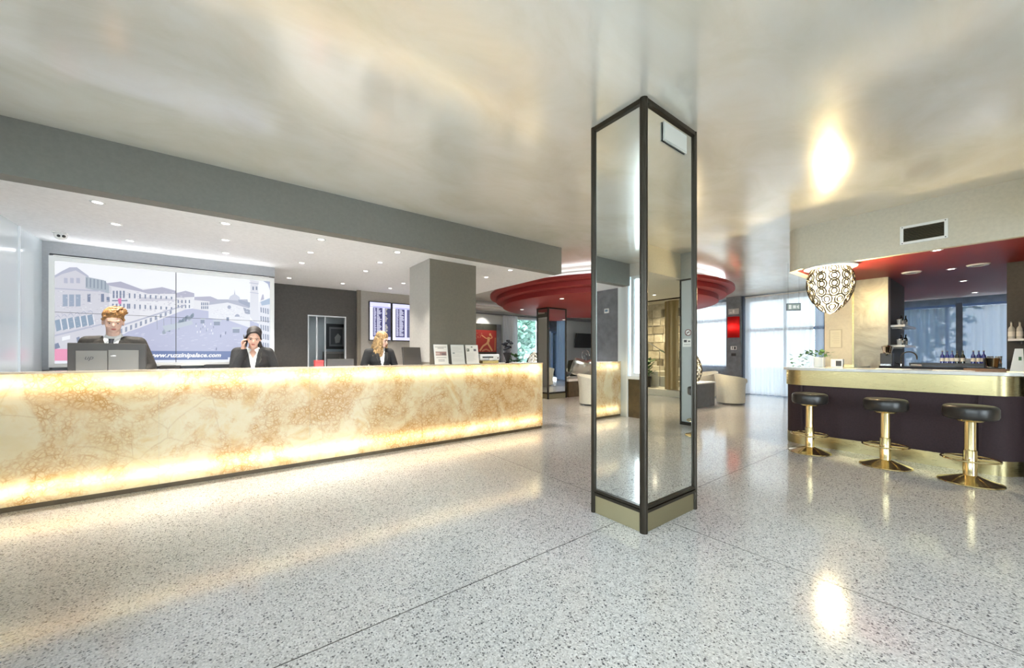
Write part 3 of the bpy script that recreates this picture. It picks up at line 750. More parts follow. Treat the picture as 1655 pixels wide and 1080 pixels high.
    for sd in (-1, 1): kk.limb([(sd * .10, .03, .055), (sd * .105, -.15, .048)], [.054, .046])
    ks2 = remesh(kk, .012, 'shoes', DARK, t, cut=None)
    return t, T
def RM(x=0, y=0, z=0): return Matrix.Rotation(math.radians(z), 4, 'Z') @ Matrix.Rotation(math.radians(x), 4, 'X') @ Matrix.Rotation(math.radians(y), 4, 'Y')
# man at the left monitor
def hmat(x, y, z, tilt, turn, roll=0): return Matrix.Translation((x, y, z)) @ RM(tilt, roll, turn)
hrest = lambda sd: Matrix.Translation((sd * .13, -.22, .98)) @ RM(95, 0, sd * -10)
manM = hmat(0, -.03, 1.56, 16, 14)
man, T = person('man with swept ginger hair, dark suit and tie looking down behind a monitor', (-.94, 5.72, 0), math.radians(-2), 1.80, False, SKIN2, SUIT, manM,
    [(-.275, .0, 1.19), (-.14, -.20, .99)], [(.285, -.02, 1.19), (.17, -.20, .99)], hrest(-1), hrest(1))
kh = MB()
kh.ell((0, .014, .168), (.084, .098, .078), T, 20, 12); kh.ell((0, .05, .115), (.081, .070, .085), T)
for sd in (-1, 1): kh.limb([T @ Vector((sd * .062, -.050, .160)), T @ Vector((sd * .074, -.030, .130)), T @ Vector((sd * .074, .0, .125))], [.014, .012, .016])
for i in range(150):
    a = random.uniform(0, 2 * PI); e = random.uniform(.25, 1.45); 
    p = Vector((math.cos(a) * math.cos(e) * .078, .015 + math.sin(a) * math.cos(e) * .088, .155 + math.sin(e) * .075))
    if p.y < -.03 and p.z < .185: p.z = .19
    d = Vector((.35 + p.x * 3, -.55 if p.y < .02 else .2, .8)).normalized()
    kh.tube([T @ p, T @ (p + d * .018), T @ (p + d * .048 + Vector((.014, 0, -.004)))], [.013, .010, .003], 6)
remesh(kh, .006, 'hair', HAIRM, man, smooth=0)
# woman on the phone
w1M = hmat(.0, -.055, 1.42, 18, 0, 5)
Tm = w1M
phone_p = Tm @ Vector((-.085, -.035, .065))
hR = Matrix.Translation(phone_p + Vector((-.012, -.020, -.095))) @ Matrix.Rotation(math.radians(-6), 4, 'Y') @ Matrix.Rotation(math.radians(8), 4, 'X') @ Matrix.Rotation(math.radians(72), 4, 'Z')
w1, T = person('woman with dark tied-back hair holding a phone to her ear', (.27, 5.62, 0), math.radians(-4), 1.67, True, SKIN, SUIT2, w1M,
    [(-.185, -.12, 1.12), tuple(hR @ Vector((0, 0, -.03)))], [(.235, .0, 1.10), (.13, -.25, .97)], hR, Matrix.Translation((.10, -.29, .98)) @ RM(95, 0, -10), shirt='open', sw=.155)
kh = MB(); kh.ell((0, .030, .160), (.079, .099, .083), T, 20, 12); kh.ell((0, .046, .11), (.078, .070, .088), T); kh.ell((0, .105, .10), (.045, .045, .05), T)
for sd in (-1, 1): kh.limb([T @ Vector((sd * .050, -.060, .160)), T @ Vector((sd * .067, -.030, .125)), T @ Vector((sd * .070, .015, .09))], [.008, .010, .016])
kh.limb([T @ Vector((.04, .05, .06)), T @ Vector((.075, .055, -.03)), T @ Vector((.075, .05, -.13))], [.03, .032, .018]); kh.limb([T @ Vector((-.064, .0, .12)), T @ Vector((-.074, .02, .06)), T @ Vector((-.07, .04, -.02))], [.02, .022, .012])
kh.limb([T @ Vector((-.062, -.040, .150)), T @ Vector((-.035, -.068, .186)), T @ Vector((.01, -.073, .200)), T @ Vector((.045, -.060, .178)), T @ Vector((.064, -.038, .148))], [.012, .014, .014, .013, .012])
remesh(kh, .007, 'hair', HAIRD, w1)
ph = thing('phone', 'black phone held to the ear of the dark-haired woman', 'phone', w1.matrix_basis @ phone_p, 0)
ph.rotation_euler = (math.radians(22), math.radians(-8), math.radians(-4))
B('case', DARK, (-.006, .006, -.034, .034, -.07, .07), ph, .003); B('screen', mat('phone_glass', (.01, .01, .012), .08), (.006, .0068, -.031, .031, -.065, .065), ph)
# woman with blonde waves
w2M = hmat(.0, -.035, 1.435, 15, 38)
w2, T = person('woman with long wavy blonde hair looking down at the monitor on her right', (1.88, 5.85, 0), math.radians(2), 1.68, True, SKIN2, SUIT2, w2M,
    [(-.235, .0, 1.14), (-.12, -.25, .98)], [(.235, -.02, 1.14), (.13, -.26, .98)], Matrix.Translation((-.11, -.29, .99)) @ RM(95, 0, 10), Matrix.Translation((.11, -.29, .99)) @ RM(95, 0, -10), shirt='open', sw=.165)
kh = MB(); kh.ell((0, .012, .160), (.083, .098, .083), T, 20, 12); kh.ell((0, .045, .09), (.085, .072, .10), T)
for i in range(54):
    a = math.radians(-46 + 272 * i / 53); r0 = .077
    p0 = T @ Vector((math.cos(a) * r0, .02 + math.sin(a) * .080, .13)); base = Vector(((math.cos(a + .8)) * .135, .02 + math.sin(a + .8) * .12, 1.26 + .04 * math.sin(i * 2.1)))
    pts = []; rr = []
    for j in range(9):
        f = j / 8; q = p0.lerp(base, f ** .8); amp = .020 * f + .004
        q = q + Vector((math.sin(j * 1.5 + i) * amp, math.cos(j * 1.5 + i * 1.7) * amp, 0)); pts.append(q); rr.append(.018 * (1 - .35 * f))
    kh.tube(pts, rr, 7)
remesh(kh, .007, 'hair', HAIRB, w2, smooth=1)

# ================================================================ DESK ITEMS
def monitor(label, x, y, w, ztop, h, rz=0, silver=False, lean=0.0, z0=.87):
    t = thing('computer_monitor', label, 'monitor', (x, y, z0 + .001), rz)
    hh = ztop - z0; X = Matrix.Translation((0, 0, hh - h)) @ Matrix.Rotation(lean, 4, 'X')
    MB().box(-w / 2, w / 2, -.02, .015, 0, h, bev=.006).build('casing', DGREY, t, xform=X)
    MB().box(-w / 2 + .02, w / 2 - .02, .015, .017, .02, h - .02).build('screen', mat('screen_off', (.02, .02, .03), .1, emit=((.5, .6, .8), .5)), t, xform=X)
    if silver:
        MB().box(-w * .40, -.005, -.028, -.02, .05, h * .78, bev=.003).build('back_cover', SILV, t, xform=X); MB().box(.0, w * .40, -.030, -.02, .05, h * .80, bev=.003).build('back_cover', SILV, t, xform=X)
        MB().ell((.035, -.036, h * .63), (.022, .006, .006)).build('release_button', CHROME, t, True, X)
    MB().box(-.035, .025, -.05, -.02, -.10 if False else -(hh - h) + .012, h * .60, bev=.004).build('neck', SILV if silver else DARK, t)
    MB().lathe([(0, 0), (.09, 0), (.09, .008), (.03, .014), (0, .014)], n=28).build('foot', SILV if silver else DARK, t, True)
    return t
m1 = monitor('wide dark monitor seen from behind in front of the ginger-haired man', -.91, 5.33, .53, 1.425, .33, math.radians(2), True)
text('logo', 'up', .06, DARK, m1, (-.13, -.031, 1.425 - .87 - .33 + .19), (PI / 2, 0, 0), .35)
monitor('dark monitor turned sideways between the blonde woman and the column', 2.23, 5.40, .30, 1.425, .30, math.radians(8), lean=math.radians(-10))
monitor('low dark monitor barely showing above the desk in front of the doorway', 1.22, 5.40, .34, 1.255, .27, 0)
t = thing('red_box', 'small red box left of the low monitor behind the desk', 'box', (.96, 5.40, .871)); B('body', mat('red_card', (.5, .05, .05), .5), (-.05, .05, -.05, .05, 0, .34), t, .004); B('lid', mat('red_card_lid', (.42, .04, .04), .5), (-.052, .052, -.052, .052, .34, .37), t, .004)
# leaflets in acrylic stands
def leaflet(label, x, kind):
    t = thing('leaflet_stand', label, 'leaflet', (x, 5.15, 1.167))
    sh = Matrix.Shear('XZ', 4, (0, 0)) if False else Matrix.Rotation(math.radians(-12), 4, 'X')
    MB().box(-.11, .11, 0, .004, 0, .305).build('acrylic_back', mat('acrylic', (.75, .77, .77), .1), t, xform=sh)
    MB().box(-.11, .11, -.03, .0, 0, .006).build('acrylic_foot', mat('acrylic', (.75, .77, .77), .1), t)
    p = Paint(); p.rect(-.105, .105, .005, .30, (.78, .74, .68), 1)
    g = (.30, .26, .24)
    if kind == 0:
        p.rect(-.09, .09, .262, .270, g, 2); p.rect(-.05, .05, .243, .252, g, 2); p.rect(-.085, .085, .135, .195, (.36, .22, .20), 2); p.rect(-.085, -.02, .150, .180, (.60, .45, .38), 3); p.rect(.01, .075, .14, .17, (.2, .14, .14), 3)
        for z_ in (.10, .065, .045): p.rect(-.08 if z_ == .10 else -.05, .08 if z_ == .10 else .05, z_, z_ + .008, g, 2)
    elif kind == 1:
        for j in range(14):
            if j in (6, 10): continue
            p.rect(-.085, -.085 + random.uniform(.09, .17), .265 - j * .017, .268 - j * .017, (.5, .47, .44), 2)
        p.rect(-.085, -.05, .165, .178, (.15, .2, .2), 2)
    else:
        p.rect(-.015, .015, .262, .28, (.2, .2, .15), 2); p.rect(-.09, -.045, .20, .245, (.16, .15, .12), 2); p.rect(.03, .075, .205, .24, (.14, .12, .14), 2); p.rect(-.085, -.06, .215, .235, (.45, .5, .4), 3)
        for j in range(8): p.rect(-.085, -.085 + random.uniform(.10, .17), .17 - j * .017, .173 - j * .017, (.5, .47, .44), 2)
    o = p.build('printed_sheet', m_print('leaflet_print'), t); o.data.transform(sh); return t
leaflet('leaflet in a stand on the desk, leftmost, with a brown photo strip', 2.585, 0)
leaflet('leaflet in a stand on the desk, middle of three, mostly text', 2.87, 1)
leaflet('leaflet in a stand on the desk, rightmost, with small dark pictures', 3.13, 2)
for o in [q for q in COL.objects if q.name.startswith('leaflet_stand')]: o.rotation_euler[2] = math.radians(-6)
# card machine / printer at the desk end
t = thing('desk_printer', 'small white and gold tabletop machine near the end of the desk', 'printer', (3.47, 5.24, 1.167))
B('body', WGLOSS, (-.19, .19, -.07, .09, .05, .15), t, .015); B('tray', PBRASS, (-.17, .15, -.10, .07, .0, .05), t, .006); B('slot', DARK, (-.15, .06, -.073, -.069, .09, .112), t)
B('paper_stack', PAPER, (-.04, .03, -.105, -.06, .05, .09), t); MB().ell((.155, -.072, .09), (.012, .004, .012)).build('button', DARK, t, True)
# black fluted vase with dark flowers
t = thing('flower_vase', 'black cone vase of dark flowers at the right end of the desk', 'vase', (3.86, 5.22, 1.167))
MB().lathe([(0, 0), (.035, 0), (.04, .01), (.022, .02), (.03, .04), (.075, .17), (.078, .18), (.070, .18), (.03, .06), (0, .05)], n=14).build('vase', mat('matt_black', (.006, .006, .008), .8), t)
BF = mat('dark_petals', (.005, .006, .014), .8)
for i in range(13):
    a = i * 2.4; r = .012 + .006 * i; z_ = .34 + .05 * math.cos(i * 1.3) - r * .7
    q = (r * math.cos(a) * 1.1, r * math.sin(a), z_)
    st = MB().tube([(q[0] * .3, q[1] * .3, .12), (q[0] * .8, q[1] * .8, z_ * .7), q], .003, 5)
    f = st.build('stem', BF, t)
    k = MB()
    for j in range(6):
        b = j * PI / 3; k.ell((q[0] + .021 * math.cos(b), q[1] + .021 * math.sin(b), q[2]), (.017, .015, .018), u=7, v=5)
    k.ell(q, (.010, .010, .012), u=7, v=5); k.build('flower', BF, f, True)
for s_ in (-1, 1): MB().tube([(s_ * .05, -.02, 0), (s_ * .085, -.02, .05), (s_ * .05, -.02, .12)], .003, 5).build('wire_stand', DARK, t)

# ================================================================ VIDEO WALL
MB().box(-1.72, .56, 7.24, 7.28, 2.555, 2.565).build('x', None)
COL.objects['x'].name = 'screen_light_bar'; _o = COL.objects['screen_light_bar']; _o.data.materials.append(WGLOSS); tag(_o, 'thin white light bar running along the top of the video wall', 'light bar')
vw = thing('video_wall', 'large lit video wall showing a pale piazza behind the reception desk', 'video screen', (0, 7.36, 0))
VY = 7.33
x0, x1, z0, z1 = -1.73, .58, 1.20, 2.51
k = MB().box(x0 - .05, x0, -.03, .02, z0 - .05, z1 + .06).box(x1, x1 + .06, -.03, .02, z0 - .05, z1 + .06).box(x0, x1, -.03, .02, z1, z1 + .06).box(x0, x1, -.03, .02, z0 - .05, z0); k.build('frame', WGLOSS, vw)
for i in range(2):
    for j in range(2):
        xa = x0 + (x1 - x0) * i / 2; xb = x0 + (x1 - x0) * (i + 1) / 2; za = z0 + (z1 - z0) * j / 2; zb = za + (z1 - z0) / 2
        B('display_panel', DARK, (xa + .001, xb - .001, -.02, .02, za + .001, zb - .001), vw)
def V(u, v):  return on_y(u, v, VY)
pic = Paint()
def pp(pts, col, layer=2): 
    q = [V(*p) for p in pts]; q = [(min(x1, max(x0, a)), min(z1, max(z0, b))) for a, b in q]; pic.poly(q, col, layer)
WALLC = (.66, .66, .73); RO = (.46, .46, .58); WN = (.20, .24, .36); LN = (.48, .50, .62)
pic.rect(x0, x1, z0, z1, (.93, .95, 1.0), 1)
pp([(85, 600), (85, 545), (200, 540), (250, 512), (300, 500), (340, 495), (450, 530), (450, 600)], (.50, .52, .70))
pp([(85, 585), (85, 448), (100, 438), (122, 433), (143, 447), (143, 460), (165, 470), (178, 474), (178, 548), (130, 562)], WALLC, 3)
pp([(100, 438), (112, 432), (124, 432), (143, 446), (143, 449), (122, 437), (100, 443), (88, 449), (88, 445)], LN, 4)
pp([(138, 447), (168, 453), (180, 465), (180, 475), (138, 466)], (.42, .48, .55), 4)
for i in range(6): pp([(139 + i * 6, 449 + i), (141 + i * 6, 449 + i), (141 + i * 6, 464 + i * .8), (139 + i * 6, 464 + i * .8)], (.25, .30, .38), 5)
pp([(85, 465), (170, 470), (170, 472), (85, 467)], LN, 5)
pp([(176, 460), (200, 457), (226, 467), (226, 530), (176, 546)], (.78, .78, .84), 4); pp([(170, 458), (195, 455), (230, 468), (230, 472), (178, 462)], RO, 5)
pp([(226, 467), (262, 465), (284, 472), (300, 476), (300, 500), (270, 512), (226, 530)], (.82, .82, .87), 4); pp([(222, 470), (262, 464), (284, 470), (284, 475), (240, 475)], RO, 5)
pp([(225, 480), (270, 482), (290, 486), (225, 487)], (.62, .62, .70), 5)
# windows of the left palace
for i in range(3): pp([(103 + i * 10, 449), (109 + i * 10, 449.5), (109 + i * 10, 458), (103 + i * 10, 457.5)], LN, 5)
for i in range(3): pp([(101 + i * 10.5, 476), (109 + i * 10.5, 476), (109 + i * 10.5, 495), (101 + i * 10.5, 495.5)], (.33, .40, .52), 5)
for u in (141, 163): pp([(u, 475), (u + 5, 475), (u + 5, 488), (u, 488)], WN, 5)
pp([(172, 480), (177, 480), (177, 488), (172, 488)], WN, 5)
for i in range(6): pp([(88 + i * 10.5, 518 - i * 1.6), (96 + i * 10.5, 516 - i * 1.6), (99 + i * 10.5, 533 - i * 1.8), (91 + i * 10.5, 536 - i * 1.8)], (.27, .36, .48), 5)
for i in range(6):
    pp([(97.4 + i * 10.5, 516 - i * 1.6), (98.4 + i * 10.5, 516 - i * 1.6), (101 + i * 10.5, 534 - i * 1.8), (100 + i * 10.5, 535 - i * 1.8)], (.90, .92, .97), 5)
    u, v = 92 + i * 10.5, 514 - i * 1.6
    pp([(u - 4, v + 2), (u - 2, v - 3), (u + 2, v - 5), (u + 5, v - 2), (u + 6, v + 2), (u + 4, v - 1), (u + 1, v - 3.5), (u - 2, v - 1)], LN, 6)
pp([(100, 545), (113, 542), (113, 548), (100, 551)], (.9, .92, .97), 5); pp([(123, 546), (128, 544), (130, 552), (125, 556)], WN, 5); pp([(88, 556), (94, 554), (97, 562), (88, 565)], WN, 5)
pp([(85, 541), (178, 520), (178, 522), (85, 544)], LN, 5)
for i in range(4): pp([(182 + i * 5.5, 470), (185 + i * 5.5, 470), (185 + i * 5.5, 482), (182 + i * 5.5, 482)], WN, 5)
for i in range(5): pp([(181 + i * 6, 491), (183.6 + i * 6, 491), (183.6 + i * 6, 503 - i), (181 + i * 6, 503 - i)], WN, 5)
pp([(181, 485), (206, 485), (206, 487), (181, 487)], WN, 6); pp([(190, 483), (196, 482), (196, 491), (192, 492)], (.75, .20, .45), 7)
for r in range(2):
    for i in range(9): pp([(208 + i * 8.5, 474 + r * 17 + i * .7), (210.4 + i * 8.5, 474 + r * 17 + i * .7), (210.4 + i * 8.5, 482 + r * 17 + i * .2), (208 + i * 8.5, 482 + r * 17 + i * .2)], WN, 6)
for i in range(12): pp([(186 + i * 8, 535 - i * 3.0), (189.4 + i * 8, 534 - i * 3.0), (189.4 + i * 8, 542 - i * 3.2), (186 + i * 8, 543.5 - i * 3.2)], (.30, .34, .46), 6)
pp([(180, 530), (300, 492), (300, 494), (180, 533)], LN, 6)
# middle and right buildings
pp([(284, 478), (312, 476), (314, 496), (284, 503)], (.83, .84, .88), 4); pp([(284, 474), (300, 470), (314, 474), (314, 480), (284, 481)], RO, 5)
pp([(312, 484), (345, 480), (345, 504), (312, 499)], (.80, .80, .85), 3); pp([(314, 480), (340, 479), (352, 484), (345, 488), (314, 485)], RO, 5)
for r in range(2):
    for i in range(4): pp([(287 + i * 6, 485 + r * 8), (289 + i * 6, 485 + r * 8), (289 + i * 6, 490 + r * 8), (287 + i * 6, 490 + r * 8)], WN, 6)
    for i in range(4): pp([(325 + i * 3.2, 489 + r * 6), (327 + i * 3.2, 489 + r * 6), (327 + i * 3.2, 493.5 + r * 6), (325 + i * 3.2, 493.5 + r * 6)], WN, 6)
pp([(337, 493), (368, 489), (404, 499), (404, 530), (370, 518), (337, 514)], (.80, .81, .87), 5)
pp([(340, 484), (400, 484), (404, 500), (368, 490), (337, 494)], (.45, .47, .58), 4)
pp([(369, 485), (372, 479), (376, 476.5), (379, 475.5), (382, 476.5), (387, 480), (389, 486)], (.62, .64, .74), 5); pp([(378.4, 476), (379, 468), (380.4, 476)], LN, 5)
pp([(385, 484), (404, 489), (404, 497), (386, 489)], (.34, .38, .50), 6); pp([(393, 497), (404, 501), (404, 508), (396, 507)], (.33, .37, .48), 6)
for cx, cy, r in ((370.5, 496.5, 3), (383.5, 512, 4.2)):
    pp([(cx + r * math.cos(a), cy - r * abs(math.sin(a)) if r > 4 else cy - r * math.sin(a)) for a in [i * PI / 6 for i in range(0, 12 if r < 4 else 7)]], (.35, .38, .50), 7)
pp([(366, 513), (370, 513), (370, 519), (366, 519)], WN, 7)
pp([(404, 512), (405, 456), (403, 452), (419, 455), (417, 460), (419, 520), (412, 522)], (.74, .75, .82), 7)
for u in (408, 413.5): pp([(u, 463), (u + 2.4, 463.4), (u + 2.4, 469), (u, 468.6)], WN, 8)
pp([(403, 456.4), (418, 458.5), (418, 459.6), (403, 457.6)], LN, 8); pp([(404, 472), (418, 474), (418, 475), (404, 473)], LN, 8)
pp([(419, 488), (440, 483), (440, 575), (432, 570), (418, 545)], (.76, .77, .85), 6); pp([(421, 486), (424, 476), (426, 476), (427, 484)], RO, 6); pp([(421, 488), (440, 482), (440, 492), (423, 494)], (.40, .50, .66), 7)
for r in range(5):
    for i in range(5): pp([(421 + i * 3.7, 497 + r * 14 + i * .6), (422.8 + i * 3.7, 497 + r * 14 + i * .6), (423.2 + i * 3.7, 505 + r * 14 + i * 1.0), (421.4 + i * 3.7, 505 + r * 14 + i * .9)], WN, 8)
pp([(425, 452), (440, 455), (440, 470), (433, 459)], (.42, .46, .62), 8)
# trees, kiosks, strollers on the square
for i in range(26):
    u = 262 + i * 1.9; v = 536 - i * 1.1 + random.uniform(-2, 2); pp([(u, v), (u + 2.4, v - 3), (u + 4, v - 1), (u + 3.6, v + 4), (u + .5, v + 4)], random.choice([(.22, .28, .36), (.34, .40, .48), (.50, .56, .64)]), 6)
for u in (253, 264, 276, 288): pp([(u, 515), (u + 1, 513), (u + 1.6, 532), (u + .6, 534)], (.35, .38, .48), 6)
pp([(262, 527), (310, 518), (312, 524), (268, 536)], (.52, .58, .66), 7)
for cx, cy, w in ((381, 534, 6), (350, 522, 5.5), (327, 519, 3.5)):
    pp([(cx - w, cy - 5), (cx + w * 1.5, cy - 5), (cx + w * 1.5, cy - 2), (cx - w, cy - 2)], (.55, .60, .68), 6); pp([(cx - w * .8, cy - 2), (cx + w, cy - 2), (cx + w, cy + 4), (cx - w * .8, cy + 4)], (.25, .29, .40), 6)
for i in range(16):
    u, v = random.uniform(315, 345), random.uniform(522, 538); pp([(u, v), (u + 1.4, v), (u + 1.2, v + 3.4), (u + .2, v + 3.4)], random.choice([(.3, .34, .48), (.86, .87, .94)]), 6)
for u, v in ((364, 536), (356, 541), (349, 562), (300, 515)): pp([(u, v), (u + 1.6, v), (u + 1.2, v + 4.5), (u - .4, v + 4.5)], (.18, .2, .32), 7)
for i in range(70):
    u, v = random.uniform(215, 385), random.uniform(538, 566); pp([(u, v), (u + 5, v - .3), (u + 5, v + .5), (u, v + .8)], random.choice([(.56, .58, .76), (.66, .68, .84)]), 3)
for i in range(260):
    u = random.uniform(90, 300); v = random.uniform(470, 505) + (28 if u < 180 and random.random() < .5 else 0)
    w = random.uniform(1, 4); pp([(u, v), (u + w, v), (u + w, v + random.uniform(.5, 1.4)), (u, v + .8)], random.choice([(.50, .50, .60), (.86, .86, .92), (.60, .58, .64)]), 5)
for i in range(90):
    u = random.uniform(340, 400); v = random.uniform(496, 514); pp([(u, v), (u + 2.5, v), (u + 2.5, v + .7), (u, v + .7)], random.choice([(.66, .67, .76), (.90, .91, .96)]), 6)
# banner
zb0, zb1 = 1.235, 1.365
pic.rect(x0 + .25, x1, zb0, zb1, (.16, .22, .44), 8); pic.rect(x0, x0 + .14, zb0, zb1 + .02, (.85, .32, .50), 8); pic.poly([(x0 + .14, zb0), (x0 + .20, (zb0 + zb1) / 2), (x0 + .14, zb1 + .02)], (.85, .32, .50), 8)
pic.poly([(x0 + .14, zb0), (x0 + .25, zb0), (x0 + .25, zb1), (x0 + .14, zb1 + .02), (x0 + .20, (zb0 + zb1) / 2)], (.22, .24, .40), 8); pic.rect(x0, x1, z0, zb0, (.86, .89, 1.0), 8)
pic.rect(x1 - .55, x1, zb0, zb0 + .035, (.86, .89, 1), 9)
o = pic.build('picture', m_screen('video_picture', .42), vw); o.location.y = -.021
zs = (z0 + z1) / 2
MB().box(x0, x1, -.0285, -.0265, zs - .0025, zs + .0025).box((x0 + x1) / 2 - .004, (x0 + x1) / 2 + .004, -.0285, -.0265, z0, z1).build('bezel_gap', DARK, vw)
text('banner_text', 'rs ... www.ruzzinipalace.com', .086, m_emit('text_glow', (1, 1, 1), .55), vw, (-.555, -.028, 1.302), (PI / 2, 0, 0), .30, .0022)
# back shelf with office clutter under the screen
t = thing('back_shelf', 'dark low shelf running under the video wall', 'shelf', (0, 0, 0)); B('shelf_board', DARK, (-1.78, .62, 7.02, 7.30, 1.08, 1.11), t); B('shelf_body', DGREY, (-1.78, .62, 7.06, 7.30, 0, 1.08), t)
for i, (x, w, h, lb) in enumerate(((-.62, .22, .05, 'flat dark tray under the left half of the banner text'), (-.05, .40, .055, 'long dark keyboard box under the word end of the banner'), (.28, .2, .06, 'small black printer left of the phoning woman'))):
    t = thing('office_box', lb + ' on the back shelf', 'office box', (x, 7.14, 1.11)); B('body', DARK if i != 0 else DGREY, (-w / 2, w / 2, -.07, .07, 0, h), t, .006); B('top_panel', SILV, (-w / 2 + .02, w / 2 - .05, -.05, .05, h, h + .004), t)
# ================================================================ FLIGHT SCREENS
for i, (xa, xb, lb) in enumerate(((2.60, 3.105, 'left of two flight information screens with a bright timetable'), (3.125, 3.64, 'right of two flight information screens, beside the column'))):
    t = thing('flight_screen', lb, 'information screen', (0, 8.85, 0), 0, 'flight information screens')
    B('housing', DARK, (xa, xb, -.05, 0, 1.63, 2.53), t, .004)
    p = Paint(); a, b, c, d = xa + .015, xb - .015, 1.65, 2.51
    p.rect(a, b, c, d, (.62, .62, .95), 1); p.rect(a, a + (b - a) * .14, c, d - .08, (.86, .86, 1), 2); p.rect(a + (b - a) * .14, a + (b - a) * .60, c + .07, d - .12, (.05, .05, .14), 2)
    p.rect(a + (b - a) * (.72), b, c + .07, d - .12, (.05, .055, .13), 2); p.rect(a, b, d - .11, d - .09, (.35, .35, .7), 2); p.rect(b - .05, b - .01, d - .07, d - .02, (.9, .9, 1), 2)
    for j in range(26):
        z_ = d - .145 - j * .0245
        if z_ < c + .08: break
        p.rect(a + (b - a) * .18, a + (b - a) * random.uniform(.26, .30), z_, z_ + .011, (.75, .76, 1), 3); p.rect(a + (b - a) * .33, a + (b - a) * random.uniform(.42, .57), z_, z_ + .011, (.80, .82, 1), 3)
        p.rect(a + (b - a) * .02, a + (b - a) * .12, z_, z_ + .008, (.45, .50, .75), 3)
        if i == 0: 
            if random.random() < .7: p.rect(a + (b - a) * .74, a + (b - a) * random.uniform(.78, .86), z_, z_ + .01, (.85, .80, .6), 3)
        else: p.rect(a + (b - a) * .74, a + (b - a) * .97, z_, z_ + .004, (.3, .32, .5), 3)
    o = p.build('display', m_screen('flight_display', .6), t); o.location.y = -.052
# office picture seen through the opening
t = thing('framed_picture', 'black framed picture seen through the reception doorway', 'picture', (2.25, 10.58, 0)); k = MB().box(-.2, .3, -.02, .0, 1.45, 1.52).box(-.2, .3, -.02, 0, 2.02, 2.1).box(-.2, -.13, -.02, 0, 1.52, 2.02).box(.23, .3, -.02, 0, 1.52, 2.02); k.build('frame', DARK, t)
p = Paint(); p.rect(-.13, .23, 1.52, 2.02, (.30, .30, .31), 1); p.rect(-.09, .19, 1.57, 1.97, (.10, .10, .11), 2); p.poly([(.02, 1.6), (.12, 1.62), (.15, 1.78), (.08, 1.86), (.0, 1.75)], (.6, .6, .58), 3); p.build('print', m_print('office_print'), t).location.y = -.01
t = thing('filing_cabinet', 'pale grey low cabinet in the room behind the doorway', 'cabinet', (2.25, 10.3, 0)); B('body', LTAUPE, (-.3, .35, -.2, .2, 0, 1.38), t, .01); B('door', SILV, (-.28, .02, -.215, -.2, .1, 1.33), t); B('door', SILV, (.03, .33, -.215, -.2, .1, 1.33), t)

# ================================================================ LOUNGE
def curtain(label, axis, a0, a1, z0, z1, pos, m, amp=.045, wl=.17, name='sheer_curtain', group=None):
    n = int((a1 - a0) / .022); rows = 5; v = []; f = []
    ph_ = random.uniform(0, 6)
    for j in range(rows + 1):
        z = z1 + (z0 - z1) * j / rows; g = .55 + .45 * j / rows
        for i in range(n + 1):
            a = a0 + (a1 - a0) * i / n; w = amp * g * (math.sin(2 * PI * a / wl + ph_ + .8 * math.sin(a * 5)) + .35 * math.sin(2 * PI * a / wl * 2.3))
            v.append((pos + w, a, z) if axis == 'X' else (a, pos + w, z))
    for j in range(rows):
        for i in range(n): p = j * (n + 1) + i; f.append((p, p + 1, p + n + 2, p + n + 1))
    me = bpy.data.meshes.new(name); me.from_pydata(v, [], f); me.materials.append(m)
    for p in me.polygons: p.use_smooth = True
    o = bpy.data.objects.new(name, me); COL.objects.link(o); return tag(o, label, 'curtain', group)
curtain('floor-length white sheer curtain on the tall window left of the egg pendant lamp', 'X', 3.45, 5.24, .03, 3.14, 13.58, SHEER)
curtain('thin bluish sheer curtain strip behind the exit sign', 'X', 2.16, 3.42, .03, 3.14, 13.60, SHEER2)
curtain('white sheer curtain across the raised lounge window beyond the white tub chairs', 'X', 5.85, 8.8, .90, 3.10, 13.62, SHEER)
curtain('bluish sheer curtain seen through the bar hatch, left of the dark post', 'X', .70, 1.95, .1, 2.42, 13.6, SHEER2)
curtain('bluish sheer curtain seen through the bar hatch, right of the dark post', 'X', -.9, .72, .1, 2.42, 13.6, SHEER2)
curtain('white drape hanging left of the garden window in the lounge', 'Y', 8.55, 9.25, .05, 2.82, 11.86, m_sheer('thick_white_drape', (.75, .79, .86), .10, .01), .05, .13, 'drape')
curtain('white drape hanging right of the garden window in the lounge', 'Y', 10.35, 11.9, .05, 2.82, 11.86, SHEER, .05, .15, 'drape')
S('trim_11', FRAMEB, (13.45, 13.52, .66, .76, 0, 2.5), (13.3, 13.45, 1.78, 1.95, 0, 2.5))
S('trim_12', FRAMEB, (13.30, 13.62, 3.08, 3.14, 0, 3.15), (13.42, 13.66, 5.24, 5.28, 0, 3.2))
B('track', WGLOSS, (13.54, 13.64, 3.14, 5.24, 3.14, 3.18)); COL.objects['track'].name = 'curtain_rail'; tag(COL.objects['curtain_rail'], 'white curtain rail above the tall floor-length sheer curtain', 'curtain rail')
